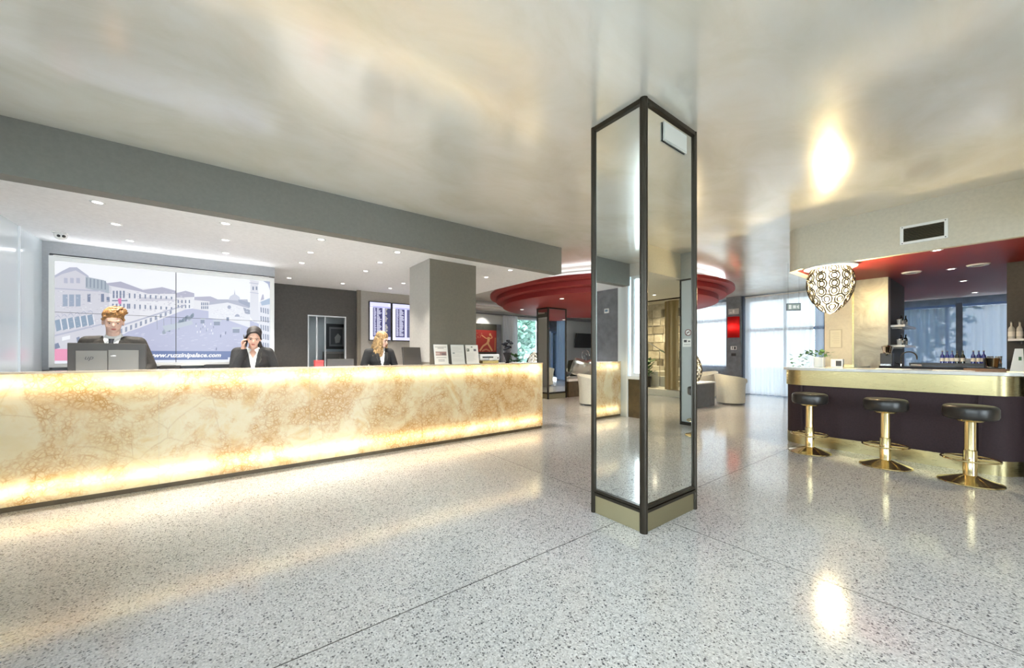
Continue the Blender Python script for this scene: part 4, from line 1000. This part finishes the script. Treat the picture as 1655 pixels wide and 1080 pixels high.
# painting
t = thing('painting', 'red painting of a pale running figure on a dark panel behind the desk end', 'painting', (0, 11.99, 0))
B('backing_panel', m_paint('olive_black_panel', (.05, .05, .035), .5, .2, 10), (7.0, 8.52, -.06, 0, .6, 2.46), t); B('side_panel', GREYC, (8.30, 8.52, -.07, -.06, .6, 2.46), t)
B('canvas', mat('red_canvas', (.36, .03, .02), .5), (7.15, 8.27, -.09, -.06, 1.40, 2.22), t)
p = Paint(); R1 = (.36, .035, .025); p.rect(7.15, 8.27, 1.40, 2.22, R1, 1)
cc = (.66, .36, .16); 
def stroke(pts, w, col=cc, L=3):
    for (a, b), (c, d) in zip(pts, pts[1:]):
        dx, dz = c - a, d - b; l = math.hypot(dx, dz) or 1; nx, nz = -dz / l * w, dx / l * w; p.poly([(a + nx, b + nz), (c + nx, d + nz), (c - nx, d - nz), (a - nx, b - nz)], col, L)
stroke([(7.60, 2.03), (7.78, 1.92), (7.90, 1.90)], .018); stroke([(7.98, 1.90), (8.08, 1.95), (8.02, 2.04)], .018)
stroke([(7.92, 1.96), (7.90, 1.78), (7.84, 1.70)], .055); stroke([(7.84, 1.72), (7.66, 1.62), (7.52, 1.44)], .034); stroke([(7.88, 1.72), (7.98, 1.58), (8.08, 1.44)], .036)
p.poly([(7.98 + .045 * math.cos(a), 2.06 + .055 * math.sin(a)) for a in [i * PI / 5 for i in range(10)]], cc, 4)
stroke([(7.62, 1.44), (7.80, 1.50), (7.98, 1.43)], .03, (.55, .22, .10), 2); stroke([(8.20, 1.45), (8.22, 1.95)], .03, (.42, .16, .06), 2)
for i in range(22): a, b = random.uniform(7.2, 7.65), random.uniform(1.9, 2.15); stroke([(a, b), (a + random.uniform(-.05, .05), b + random.uniform(-.04, .04))], .012, (.50, .22, .12), 2)
p.build('artwork', m_print('painting_print'), t).location.y = -.092
light('SPOT', 'picture_light', (7.7, 11.55, 2.93), 25, (1, .95, .88), .03, rot=face((0, .45, -1)), spot=1.5)
# tub armchairs
def tub(label, loc, rz, first=[None]):
    if first[0]: return dup(first[0], loc, rz, label)
    t = thing('tub_armchair', label, 'armchair', loc, rz, 'ivory tub armchairs'); first[0] = t
    n = 34; a0, a1 = math.radians(-52), math.radians(232); k = MB(); rings = []
    for i in range(n + 1):
        a = a0 + (a1 - a0) * i / n; e = max(0, min(1, 1 - abs(i / n - .5) * 2)); hgt = .60 + .20 * (e ** .5)
        sec = [(.285, .04), (.325, .04), (.335, .12), (.335, .40), (.35, .55), (.385, hgt - .015), (.385, hgt), (.365, hgt + .004), (.335, .58), (.275, .40), (.275, .12)]
        rings.append([k.bm.verts.new((r * math.cos(a), r * math.sin(a), z)) for r, z in sec])
    for A, Bq in zip(rings, rings[1:]):
        for j in range(len(A)): k.bm.faces.new((A[j], Bq[j], Bq[(j + 1) % len(A)], A[(j + 1) % len(A)]))
    k.bm.faces.new(rings[0]); k.bm.faces.new(rings[-1][::-1]); k.build('shell', CHAIR, t, True)
    MB().lathe([(0, .10), (.27, .10), (.275, .12), (.275, .37), (.26, .40), (0, .42)], n=36).build('seat_cushion', CHAIR, t, True)
    MB().lathe([(0, .02), (.28, .02), (.28, .045), (0, .045)], n=36).build('base', DGREY, t)
    for a in (.7, 2.4, 3.9, 5.5): MB().cyl((.24 * math.cos(a), .24 * math.sin(a), 0), .018, 0, .025, 10).build('foot', CHROME, t)
    return t
tub('ivory tub armchair beside the dark box table, back towards the lobby', (10.72, 4.50, 0), math.radians(60))
tub('ivory tub armchair half hidden behind the one next to the dark box table', (11.75, 5.7, 0), math.radians(-120))
tub('ivory tub armchair just past the right end of the onyx desk', (7.72, 9.22, 0), math.radians(100))
tub('ivory tub armchair partly hidden by the left edge of the large mirrored pillar', (7.65, 6.62, 0), math.radians(20))
tub('ivory tub armchair in front of the grey lounge wall, beyond the bench', (9.7, 9.9, 0), math.radians(-80))
# low bench with cushions
t = thing('low_bench', 'long dark brown bench with white top and seat pads in the lounge', 'bench', (0, 0, 0))
B('base', BROWN, (8.35, 11.2, 8.15, 9.0, 0, .48), t); B('top', WGLOSS, (8.3, 11.25, 8.10, 9.05, .48, .56), t, .01)
SILC = mat('silver_satin', (.55, .55, .50), .22, .75); GREYS = mat('grey_satin', (.14, .16, .17), .35, .4)
def cushion(label, loc, rot, m, s=.24):
    o = MB(); n = 12; 
    for sg in (1, -1):
        g = [[None] * (n + 1) for _ in range(n + 1)]
        for i in range(n + 1):
            for j in range(n + 1):
                u, w = i / n * 2 - 1, j / n * 2 - 1; h = .085 * ((1 - u ** 4) * (1 - w ** 4)) ** .6 + .012 * mnoise.noise(Vector((u * 3, w * 3, sg)) + Vector(loc))
                kx = 1 - .08 * w * w * (abs(u)); g[i][j] = o.bm.verts.new((u * s * kx, sg * max(h, 0), w * s * (1 - .08 * u * u)))
        for i in range(n):
            for j in range(n): o.bm.faces.new((g[i][j], g[i + 1][j], g[i + 1][j + 1], g[i][j + 1]))
    bmesh.ops.remove_doubles(o.bm, verts=o.bm.verts, dist=.004)
    q = o.build('cushion', m, None, True); q.location = loc; q.rotation_euler = rot; return tag(q, label, 'cushion', 'cushions on the lounge bench')
cushion('grey cushion lying at the near left end of the lounge bench', (8.56, 8.62, .675), (math.radians(82), 0, math.radians(-30)), GREYS)
cushion('shiny silver cushion leaning in the middle of the lounge bench', (9.06, 8.35, .89), (math.radians(15), .3, math.radians(-35)), SILC, .28)
cushion('crumpled gold-silver cushion nearest the large pillar on the lounge bench', (9.64, 8.35, .89), (math.radians(15), -.3, math.radians(-35)), SILC, .28)
cushion('dark cushion standing behind the silver cushions', (9.35, 8.80, .85), (math.radians(10), 0, math.radians(-35)), mat('dark_green_satin', (.03, .035, .025), .3, .2), .28)
# box table and egg lamps
t = thing('box_table', 'dark grey box table with white top right of the large pillar', 'table', (0, 0, 0)); B('body', GREYB, (8.6, 10.08, 4.62, 5.35, 0, .58), t); B('top', WGLOSS, (8.57, 10.11, 4.59, 5.38, .58, .61), t)
t = thing('egg_table_lamp', 'glowing egg-shaped crystal lamp on the dark box table', 'table lamp', (9.25, 4.86, .61)); MB().lathe([(0, 0), (.12, 0), (.10, .03), (0, .04)], n=24).build('base_ring', CHROME, t, True)
eg = thing('x', '', ''); COL.objects.unlink(eg); bpy.data.objects.remove(eg)
def eggup(t, R, Hh, z0):
    e = bpy.data.objects.new('shade', None); 
    n0 = set(o.name for o in COL.objects); egg(t, R, Hh, True)
    for o in COL.objects:
        if o.name not in n0: o.location.z = z0
    bpy.data.objects.remove(e)
eggup(t, .29, .78, .03); light('POINT', 'table_lamp_glow', (9.25, 4.86, 1.05), 90, (1, .78, .42), .05)
t = thing('side_table', 'small dark table under the far egg lamp near the garden window', 'table', (9.05, 10.6, 0)); MB().lathe([(0, .55), (.33, .55), (.33, .59), (0, .59)], n=32).build('top', DGREY, t, True); MB().cyl((0, 0, 0), .05, .02, .55).build('stem', CHROME, t, True); MB().lathe([(0, 0), (.2, 0), (.2, .02), (0, .02)], n=32).build('foot', CHROME, t, True)
t = thing('egg_table_lamp', 'pale egg-shaped crystal lamp beside the mirrored pillar under the canopy', 'table lamp', (9.02, 10.55, .59)); MB().lathe([(0, 0), (.12, 0), (.10, .03), (0, .04)], n=24).build('base_ring', CHROME, t, True); eggup(t, .29, .78, .03)
# television on grey wall
t = thing('television', 'black flat television tilted out from the grey lounge wall', 'television', (13.0, 11.95, 1.93)); 
MB().box(-.55, .55, -.03, .02, -.33, .33, bev=.01).build('panel', DARK, t, xform=Matrix.Translation((0, -.22, 0)) @ Matrix.Rotation(.15, 4, 'X')); B('wall_bracket', DGREY, (-.1, .1, -.2, .04, -.06, .06), t)
# wall lamp + switch plates + signs on the grey stub
t = thing('red_wall_lamp', 'glowing red shade wall lamp on the grey wall between the curtains', 'wall lamp', (13.3, 5.49, 2.2))
MB().lathe([(.14, -.34), (.16, -.34), (.16, .34), (.14, .34)], n=20, a0=PI / 2, a1=1.5 * PI, sy=1.15).build('shade', m_sheer('red_lamp_fabric', (.75, .02, .02), .7, .0), t, True)
B('backplate', DARK, (-.01, 0, -.18, .18, -.34, .34), t); MB().ell((-.06, 0, 0), (.03, .03, .06)).build('bulb', m_emit('lamp_bulb', (1, .85, .7), 14), t, True)
t = thing('switch_plate', 'white and black double switch plate under the red wall lamp', 'switch', (13.3, 5.49, 1.52)); B('plate', WGLOSS, (-.012, 0, -.09, .09, -.06, .06), t, .003); B('rocker', DARK, (-.018, -.012, -.07, -.02, -.045, .045), t); B('rocker', DARK, (-.018, -.012, .02, .04, -.03, .045), t)
t = thing('socket_plate', 'dark small plate below the switch under the red wall lamp', 'socket', (13.3, 5.49, 1.30)); B('plate', DARK, (-.012, 0, -.07, .07, -.045, .045), t, .003); B('insert', DGREY, (-.015, -.012, -.04, .04, -.03, .03), t)
t = thing('recess_sign', 'small white pictogram sign above the red wall lamp', 'sign', (13.3, 5.49, 2.72)); B('plate', mat('sign_grey', (.5, .5, .48), .4), (-.012, 0, -.16, .16, -.09, .09), t); B('pictogram', PAPER, (-.015, -.012, -.025, .025, -.06, .05), t); B('pictogram', PAPER, (-.015, -.012, .05, .12, -.05, -.02), t)
# exit sign
t = thing('exit_sign', 'small hanging green-white exit sign in front of the tall curtain', 'exit sign', (9.4, 2.72, 2.30)); t.rotation_euler = (0, 0, math.radians(-50)); t.scale = (.75, .75, 1)
B('housing', FRAMEB, (-.17, .17, -.015, .015, -.075, .075), t); p = Paint(); p.rect(-.155, .155, -.06, .06, (.35, .45, .42), 1); p.rect(-.12, -.06, -.045, .045, (.9, .95, .9), 2); p.rect(-.02, .05, -.03, .03, (.9, .95, .9), 2); p.poly([(.07, 0), (.12, .045), (.12, -.045)], (.9, .95, .9), 2)
p.build('pictogram', m_screen('exit_glow', .4), t).location.y = -.0155
for x in (-.13, .13): MB().tube([(x, 0, .075), (x, 0, CZ - 2.30)], .003, 5).build('wire', SILV, t)
# potted plant, near garden window
def leafy(name, label, cat, loc, n, R, hz, leafm, leafs=.05, pot=None):
    t = thing(name, label, cat, loc)
    if pot: pot(t)
    k = MB()
    for i in range(n):
        a = random.uniform(0, 2 * PI); e = random.random(); c = Vector((math.cos(a) * R * e, math.sin(a) * R * e, hz[0] + random.random() ** .8 * (hz[1] - hz[0])))
        d = Vector((math.cos(a), math.sin(a), random.uniform(-.4, .9))).normalized(); s_ = d.cross(Vector((0, 0, 1))).normalized() * leafs * .35
        k.quad([c, c + d * leafs * .5 + s_, c + d * leafs, c + d * leafs * .5 - s_])
    k.build('leaves', leafm, t)
    return t
def pot1(t): MB().lathe([(0, 0), (.13, 0), (.16, .35), (.14, .35), (.12, .30), (0, .30)], n=24).build('pot', DGREY, t, True); MB().tube([(0, 0, .3), (.02, .01, .7), (-.02, 0, 1.0)], .02, 6).build('stem', BARK, t)
leafy('potted_plant', 'green leafy plant by the garden window behind the desk end', 'plant', (8.35, 10.9, 0), 80, .2, (.6, 1.25), LEAF, .22, pot1)
# lounge curios on the bench back
t = thing('wire_sculpture', 'curled metal wire ornament on a dark stand by the lounge television', 'ornament', (11.6, 10.4, 0)); MB().lathe([(0, 0), (.2, 0), (.2, .95), (0, .95)], n=20).build('plinth', DARK, t); MB().tube([(.25 * math.cos(a) * (1 - a / 12), 0, 1.25 + .28 * math.sin(a) * (1 - a / 12)) for a in [i * .4 for i in range(26)]], .015, 6).build('wire', CHROME, t, True)

# ================================================================ BEHIND AND ON THE BAR
bt = 1.12
def potb(t): B('pot', WGLOSS, (-.06, .06, -.06, .06, 0, .155), t, .006)
pl = leafy('ivy_pot', 'trailing dark green plant in a square white pot on the bar end', 'plant', (7.30, 1.78, bt), 60, .17, (.12, .24), LEAF, .075, potb)
k = MB()
for i in range(45):
    c = Vector((-.05 - random.random() * .22, .05 + random.random() * .25, .02 + random.random() * .20)); d = Vector((random.uniform(-1, 1), random.uniform(-1, 1), random.uniform(-.3, .6))).normalized(); s_ = d.cross(Vector((0, 0, 1))).normalized() * .022; k.quad([c, c + d * .035 + s_, c + d * .07, c + d * .035 - s_])
k.build('trailing_leaves', LEAF, pl)
t = thing('card_box', 'small white box with a dark face beside the plant pot on the bar', 'box', (7.38, 1.58, bt)); B('box', WGLOSS, (-.045, .045, -.07, .07, 0, .125), t, .004); B('front_window', DARK, (-.047, -.045, -.055, .01, .02, .10), t); B('small_tray', BRASS, (-.05, .09, -.20, -.08, 0, .05), t, .004)
t = thing('menu_stand', 'white tent-shaped menu card at the right end of the bar top', 'menu', (6.93, -.045, bt), math.radians(0))
k = MB(); k.quad([(-.004, -.05, 0), (-.004, .05, 0), (.03, .015, .26), (.03, -.04, .26)]); k.quad([(0, -.05, 0), (.034, -.04, .26), (.034, .015, .26), (0, .05, 0)]); k.build('card', PAPER, t)
MB().box(-.05, .10, -.052, .07, 0, .010).build('base', BRASS, t); k = MB(); k.quad([(.008, -.03, .13), (.008, -.01, .13), (.014, -.01, .17), (.014, -.03, .17)]); k.build('leaf_print', LEAF, t)
t = thing('wooden_tray', 'low brown wooden tray under the menu card', 'tray', (7.20, .14, bt)); B('tray', mat('tray_wood', (.22, .10, .03), .4), (-.14, .14, -.16, .20, 0, .018), t, .004); B('rim', mat('tray_wood', (.22, .10, .03), .4), (-.14, -.13, -.16, .20, .018, .03), t)
for i, (x, y, r) in enumerate(((7.02, .42, .3), (7.15, .95, -.2))):
    t = thing('paper_sheet', ('blank white sheet near the wooden tray on the bar top', 'pale bar mat lying mid-bar on the marble top')[i], 'paper', (x, y, bt), r); B('sheet', PAPER, (-.10, .10, -.15, .15, 0, .003), t); B('sheet', PAPER, (-.09, .11, -.13, .14, .003, .006), t)
# back counter and things on it
t = thing('back_counter', 'black back counter below the bar hatch', 'counter', (0, 0, 0)); B('body', DARK, (8.3, 8.78, .05, 1.25, 0, 1.10), t); B('top', mat('black_granite', (.02, .022, .03), .08), (8.26, 8.79, .04, 1.26, 1.10, 1.135), t); t = thing('bottle_riser', 'low dark riser under the bottle row in the bar hatch', 'riser', (0, 0, 0)); B('board', DARK, (8.45, 8.75, .07, .95, 1.14, 1.185), t); B('foot', DGREY, (8.5, 8.7, .10, .13, 1.135, 1.14), t); B('foot', DGREY, (8.5, 8.7, .90, .93, 1.135, 1.14), t)
BLUEG = mat('blue_glass_bottle', (.03, .05, .30), .08, 0, coat=1); DKG = mat('dark_glass_bottle', (.02, .03, .03), .08, 0, coat=1)
def bottle(label, loc, h, m, cat='bottle', first={}):
    key = (m.name, round(h, 3))
    if key in first: return dup(first[key], loc, label=label)
    t = thing('bottle', label, cat, loc, 0, 'bottles behind the bar'); first[key] = t; r = h * .125
    MB().lathe([(0, 0), (r, 0), (r, h * .55), (r * .85, h * .64), (r * .36, h * .74), (r * .34, h * .96), (0, h * .96)], n=16).build('glass', m, t, True)
    MB().lathe([(0, h * .93), (r * .42, h * .93), (r * .42, h), (0, h)], n=12).build('cap', SILV, t); MB().lathe([(r * 1.01, h * .15), (r * 1.01, h * .42)], n=16).build('paper_label', PAPER, t)
    return t
ord_ = ['leftmost', 'second from left', 'third from left', 'fourth from left', 'fifth from left', 'sixth from left', 'seventh from left', 'rightmost']
for i, u in enumerate((1523, 1531, 1539, 1547, 1556, 1573, 1582, 1590)):
    tt = (u - 827.5) / FPX; qx = math.cos(_a) + tt * math.sin(_a); qy = math.sin(_a) - tt * math.cos(_a); Y = qy / qx * 8.6
    bottle('small %s bottle, %s in the row in the bar hatch' % ('dark' if i in (3, 4) else 'blue', ord_[i]), (8.6, Y, 1.185), .185, DKG if i in (3, 4) else BLUEG)
t = thing('bar_tap', 'tall curved chrome tap at the left of the bar hatch', 'tap', (8.40, 1.03, 1.136)); MB().tube([(0, 0, 0), (0, 0, .13)] + [(0, -.085 + .085 * math.cos(a), .13 + .09 * math.sin(a)) for a in [i * PI / 10 for i in range(1, 11)]] + [(0, -.17, .10)], .009, 8).build('spout', DGREY, t, True); MB().cyl((0, 0, 0), .022, 0, .03).build('base', CHROME, t, True); MB().tube([(0, .02, .03), (-.03, .06, .05)], .007, 6).build('lever', CHROME, t)
t = thing('juicer', 'dark and chrome bar machine at the left end of the back counter', 'machine', (8.36, 1.18, 1.136)); B('body', DARK, (-.07, .08, -.07, .07, 0, .20), t, .01); MB().lathe([(0, .2), (.05, .2), (.075, .30), (.02, .33), (0, .33)], n=18).build('hopper', CHROME, t, True); MB().tube([(-.07, 0, .17), (-.14, -.03, .20)], .012, 6).build('handle', SILV, t)
B('drip_tray', CHROME, (-.12, -.07, -.06, .06, 0, .03), t)
t = thing('knife_tray', 'flat tray with pale utensils left of the bar tap', 'tray', (8.36, .86, 1.136)); B('tray', SILV, (-.07, .03, -.06, .06, 0, .012), t)
for i in range(4): MB().tube([(-.05 + i * .02, -.055, .018), (-.04 + i * .02, .055, .022)], .005, 5).build('utensil', CHROME if i % 2 else PAPER, t)
t = thing('ice_bucket', 'steel bucket at the right of the bottle row', 'bucket', (8.37, .16, 1.136)); MB().lathe([(0, 0), (.06, 0), (.075, .13), (.07, .13), (.055, .02), (0, .02)], n=22).build('bucket', CHROME, t, True); MB().tube([(0, -.075, .1), (0, -.09, .05)], .006, 6).build('handle', CHROME, t)
t = thing('pastry_box', 'pale low box behind the bottles, right part of the back counter', 'box', (8.72, .40, 1.185)); B('box', PAPER, (-.03, .03, -.10, .10, 0, .07), t, .004); B('lid', BLUEG, (-.032, .032, -.102, .102, .07, .08), t)
GCL = m_glass('clear_glass', (.85, .9, .93))
def glass(label, loc, first=[None]):
    if first[0]: return dup(first[0], loc, label=label)
    t = thing('drinking_glass', label, 'glass', loc, 0, 'glasses behind the bar'); first[0] = t
    MB().lathe([(0, 0), (.026, 0), (.032, .10), (.029, .10), (.024, .008), (0, .008)], n=16).build('bowl', mat('frosted_glass', (.75, .8, .84), .15, 0, trans=.5), t, True); MB().lathe([(.0322, .094), (.0328, .1), (.0322, .104)], n=16).build('rim', CHROME, t); return t
for i, (y, d) in enumerate(((.10, 'rightmost'), (.165, 'second from right'))): glass('clear tumbler on the back counter, %s of a pair by the dark wall' % d, (8.70, y - .0 + .01 * i, 1.185))
# shelves in niche (left) and on the dark wall (right)
for i, z in enumerate((1.78, 1.44)):
    t = thing('niche_shelf', ('upper', 'lower')[i] + ' white shelf on the dark side wall left of the bar hatch', 'shelf', (0, 0, 0)); B('board', WGLOSS, (9.02, 10.2, 1.06, 1.23, z, z + .035), t); B('bracket', SILV, (9.1, 9.12, 1.10, 1.23, z - .03, z), t)
    for j in range(4):
        (bottle if j % 2 else glass)(('%s %s on the %s niche shelf, %s' % (('tumbler', 'bottle')[j % 2], 'standing', ('upper', 'lower')[i], ('nearest', 'second', 'third', 'farthest')[j])), (9.12 + j * .22, 1.14, z + .035), *(([.20, DKG] if j % 2 else [])))
t = thing('wall_shelf', 'small white shelf on the dark wall at the right end of the bar', 'shelf', (0, 0, 0)); B('board', WGLOSS, (8.55, 8.8, -.16, .02, 1.50, 1.53), t); B('bracket', SILV, (8.74, 8.8, -.10, -.09, 1.46, 1.50), t)
for j, y in enumerate((-.01, -.08)): bottle('white-capped pale bottle on the small wall shelf, %s one' % ('left', 'right')[j], (8.66, y, 1.53), .24, mat('pale_bottle', (.6, .6, .58), .2))
t = thing('wooden_cabinet', 'tall brown wooden cabinet end at the right edge of the bar', 'cabinet', (8.3, -.30, 0)); B('body', mat('mid_wood', (.20, .11, .04), .45), (-.25, .25, -.15, .17, 0, 1.88), t); B('door', mat('mid_wood2', (.24, .14, .05), .4), (-.27, -.25, -.13, .15, .1, 1.8), t); B('shelf_lip', BROWN, (-.26, .26, -.16, .18, 1.88, 1.90), t)
# notice on cream wall
t = thing('paper_notice', 'pale framed notice on the cream wall right of the curtain', 'notice', (8.85, 1.92, 1.60)); B('board', mat('notice_frame', (.55, .52, .42), .5), (-.012, 0, -.09, .09, -.17, .17), t); B('sheet', mat('notice_paper', (.74, .72, .60), .6), (-.014, -.012, -.075, .075, -.155, .155), t)
for i in range(6): B('text_line', mat('faint_ink', (.45, .43, .36), .6), (-.0145, -.014, -.055, .05 - .02 * (i % 2), .10 - i * .035, .104 - i * .035), t)

# ================================================================ THINGS SEEN IN THE MIRRORS
# framed grey panel on the pillar right of the bar, with no-smoking sign
t = thing('framed_wall_panel', 'tall dark-framed grey mirror panel on the pillar past the bar', 'panel', (6.85, -.37, 0))
k = MB().box(-.03, 0, -.13, -.105, 0, 2.72).box(-.03, 0, .215, .24, 0, 2.72).box(-.03, 0, -.105, .215, 0, .06).box(-.03, 0, -.105, .215, 2.69, 2.72); k.build('frame', BRONZE, t)
B('panel', mat('frosted_grey_panel', (.42, .43, .41), .35), (-.015, 0, -.105, .215, .06, 2.69), t)
t = thing('no_smoking_sign', 'round no smoking sign on the framed grey panel', 'sign', (6.83, -.34, 1.72), -PI / 2)
MB().lathe([(0, 0), (.062, 0), (.062, .004), (0, .004)], n=32, M=Matrix.Rotation(PI / 2, 4, 'X')).build('disc', PAPER, t)
MB().lathe([(.048, .004), (.062, .004), (.062, .006), (.048, .006), (.048, .004)], n=32, M=Matrix.Rotation(PI / 2, 4, 'X')).build('ring', mat('sign_ring', (.16, .04, .03), .5), t)
MB().box(-.030, .030, -.0065, -.004, -.006, .006).build('cigarette', DARK, t); MB().box(-.052, .052, -.0085, -.0065, -.005, .005).build('slash', mat('sign_ring', (.16, .04, .03), .5), t, xform=Matrix.Rotation(PI / 4, 4, 'Y'))
t = thing('info_plate', 'white information plate under the no smoking sign', 'sign', (6.83, -.36, 1.53), -PI / 2); B('plate', PAPER, (-.085, .085, -.006, 0, -.075, .075), t); B('symbol', DGREY, (.005, .06, -.008, -.006, .01, .055), t); B('symbol', DGREY, (-.06, -.02, -.008, -.006, .015, .04), t); B('text_line', DGREY, (-.06, .06, -.008, -.006, -.035, -.028), t)
# hall: glazed screen with gold drapes and a stone stair behind
S('trim_13', BRONZE, (11.0, 11.06, -6.6, -.6, 3.02, 3.10), (11.0, 11.06, -.66, -.6, .0, 3.02))
S('hall_step', CREAM, (10.95, 13.0, -6.6, -.55, 0, .20))
t = thing('gold_drapes', 'gold satin drapes hanging behind the pillar reflection', 'drape', (0, 0, 0)); 
for y0, y1 in ((-3.42, -2.96), (-2.90, -2.50)):
    k = MB(); n = 30; 
    for i in range(n):
        ya, yb = y0 + (y1 - y0) * i / n, y0 + (y1 - y0) * (i + 1) / n; fa, fb = 11.16 + .05 * math.cos((ya - y0) / (y1 - y0) * 2 * PI), 11.16 + .05 * math.cos((yb - y0) / (y1 - y0) * 2 * PI); k.quad([(fa, ya, .2), (fb, yb, .2), (fb, yb, 3.0), (fa, ya, 3.0)])
    k.build('drape', GOLDC, t, True)
STN = m_stone('rough_stone')
sw_ = S('wall_stone', STN, (13.0, 13.1, -6.6, -.55, 0, CZ))
for r in range(9):
    y = -6.4 + (r % 2) * .12
    while y < -3.4:
        w = random.uniform(.30, .6); b = B('stone', STN, (12.93 + random.random() * .04, 13.02, y, min(y + w - .035, -3.4), .22 + r * .31, .22 + r * .31 + .28), sw_); y += w
t = thing('stone_stair', 'pale stone stair with metal handrail seen in the pillar mirror', 'stairs', (0, 0, 0))
for i in range(7): B('step', CREAM, (12.0, 12.9, -5.9, -3.55 - i * .30, .2 + i * .17, .2 + (i + 1) * .17 - .0), t)
MB().tube([(11.95, -3.5, 1.15), (11.95, -5.7, 2.45)], .02, 8).build('handrail', CHROME, t); 
for i in range(5): MB().tube([(11.95, -3.6 - i * .45, .2), (11.95, -3.6 - i * .45, 1.2 + i * .266)], .01, 6).build('baluster', CHROME, t)
leafy('stair_plant', 'leafy plant at the foot of the stone stair', 'plant', (11.55, -4.3, .2), 160, .30, (.35, .95), LEAF, .16, pot1)
for q, (hx, hy) in enumerate(((8.2, -1.9), (8.2, -3.2), (6.4, -2.4))):
    downlight((hx, hy, 2.74), 'small downlight in the hall soffit behind, %s' % ('nearer the screen', 'nearer the rear wall', 'nearest the camera')[q], 'hall soffit downlights', power=110, c=(1, .84, .6))
light('SPOT', 'hall_washer', (11.9, -4.2, 3.15), 220, (1, .86, .62), .04, rot=(0, 0, 0), spot=2.6)
t = thing('thermostat', 'white thermostat on the grey panel of the left wall', 'thermostat', (-1.845, 5.42, 2.28)); B('plate', WGLOSS, (0, .02, -.06, .06, -.05, .05), t, .004); B('display', mat('thermo_blue', (.2, .3, .4), .2), (.02, .022, -.04, .04, -.02, .03), t)

# ================================================================ OUTSIDE
S('ground', m_paint('outdoor_paving', (.45, .47, .47), .9), (-40, 50, -40, 50, -.30, -.16))
def tree(loc, label, h, R, n, s=.35, m=LEAFO):
    t = thing('tree', label, 'tree', loc); MB().tube([(0, 0, -.02), (.05, .02, h * .4), (0, 0, h * .75)], [.14, .10, .05], 8).build('trunk', BARK, t)
    k = MB()
    for i in range(n):
        d = Vector((random.gauss(0, 1), random.gauss(0, 1), random.gauss(0, 1))).normalized() * random.random() ** .4
        c = Vector((d.x * R, d.y * R, h * .62 + d.z * h * .42)); e = Vector((random.uniform(-1, 1), random.uniform(-1, 1), random.uniform(-1, 1))).normalized(); s2 = e.cross(Vector((.3, .2, 1))).normalized() * s * .35
        k.quad([c, c + e * s * .5 + s2, c + e * s, c + e * s * .5 - s2])
    o = k.build('foliage', m, t); o['kind'] = 'stuff'; return t
tree((11.0, 15.2, -.16), 'leafy garden tree outside the lounge window', 4.2, 1.9, 2600)
tree((16.2, 17.5, -.16), 'leafy tree farther right outside the lounge window', 4.5, 2.0, 1500)
tree((18.0, 2.2, -.16), 'tree outside the bar hatch window', 4.6, 1.5, 900)
tree((-5.5, 3.6, -.16), 'garden tree outside the left windows by the desk', 4.5, 1.6, 1500)
tree((-6.5, -1.5, -.16), 'garden tree outside the left windows farther from the desk', 4.5, 1.6, 1200)
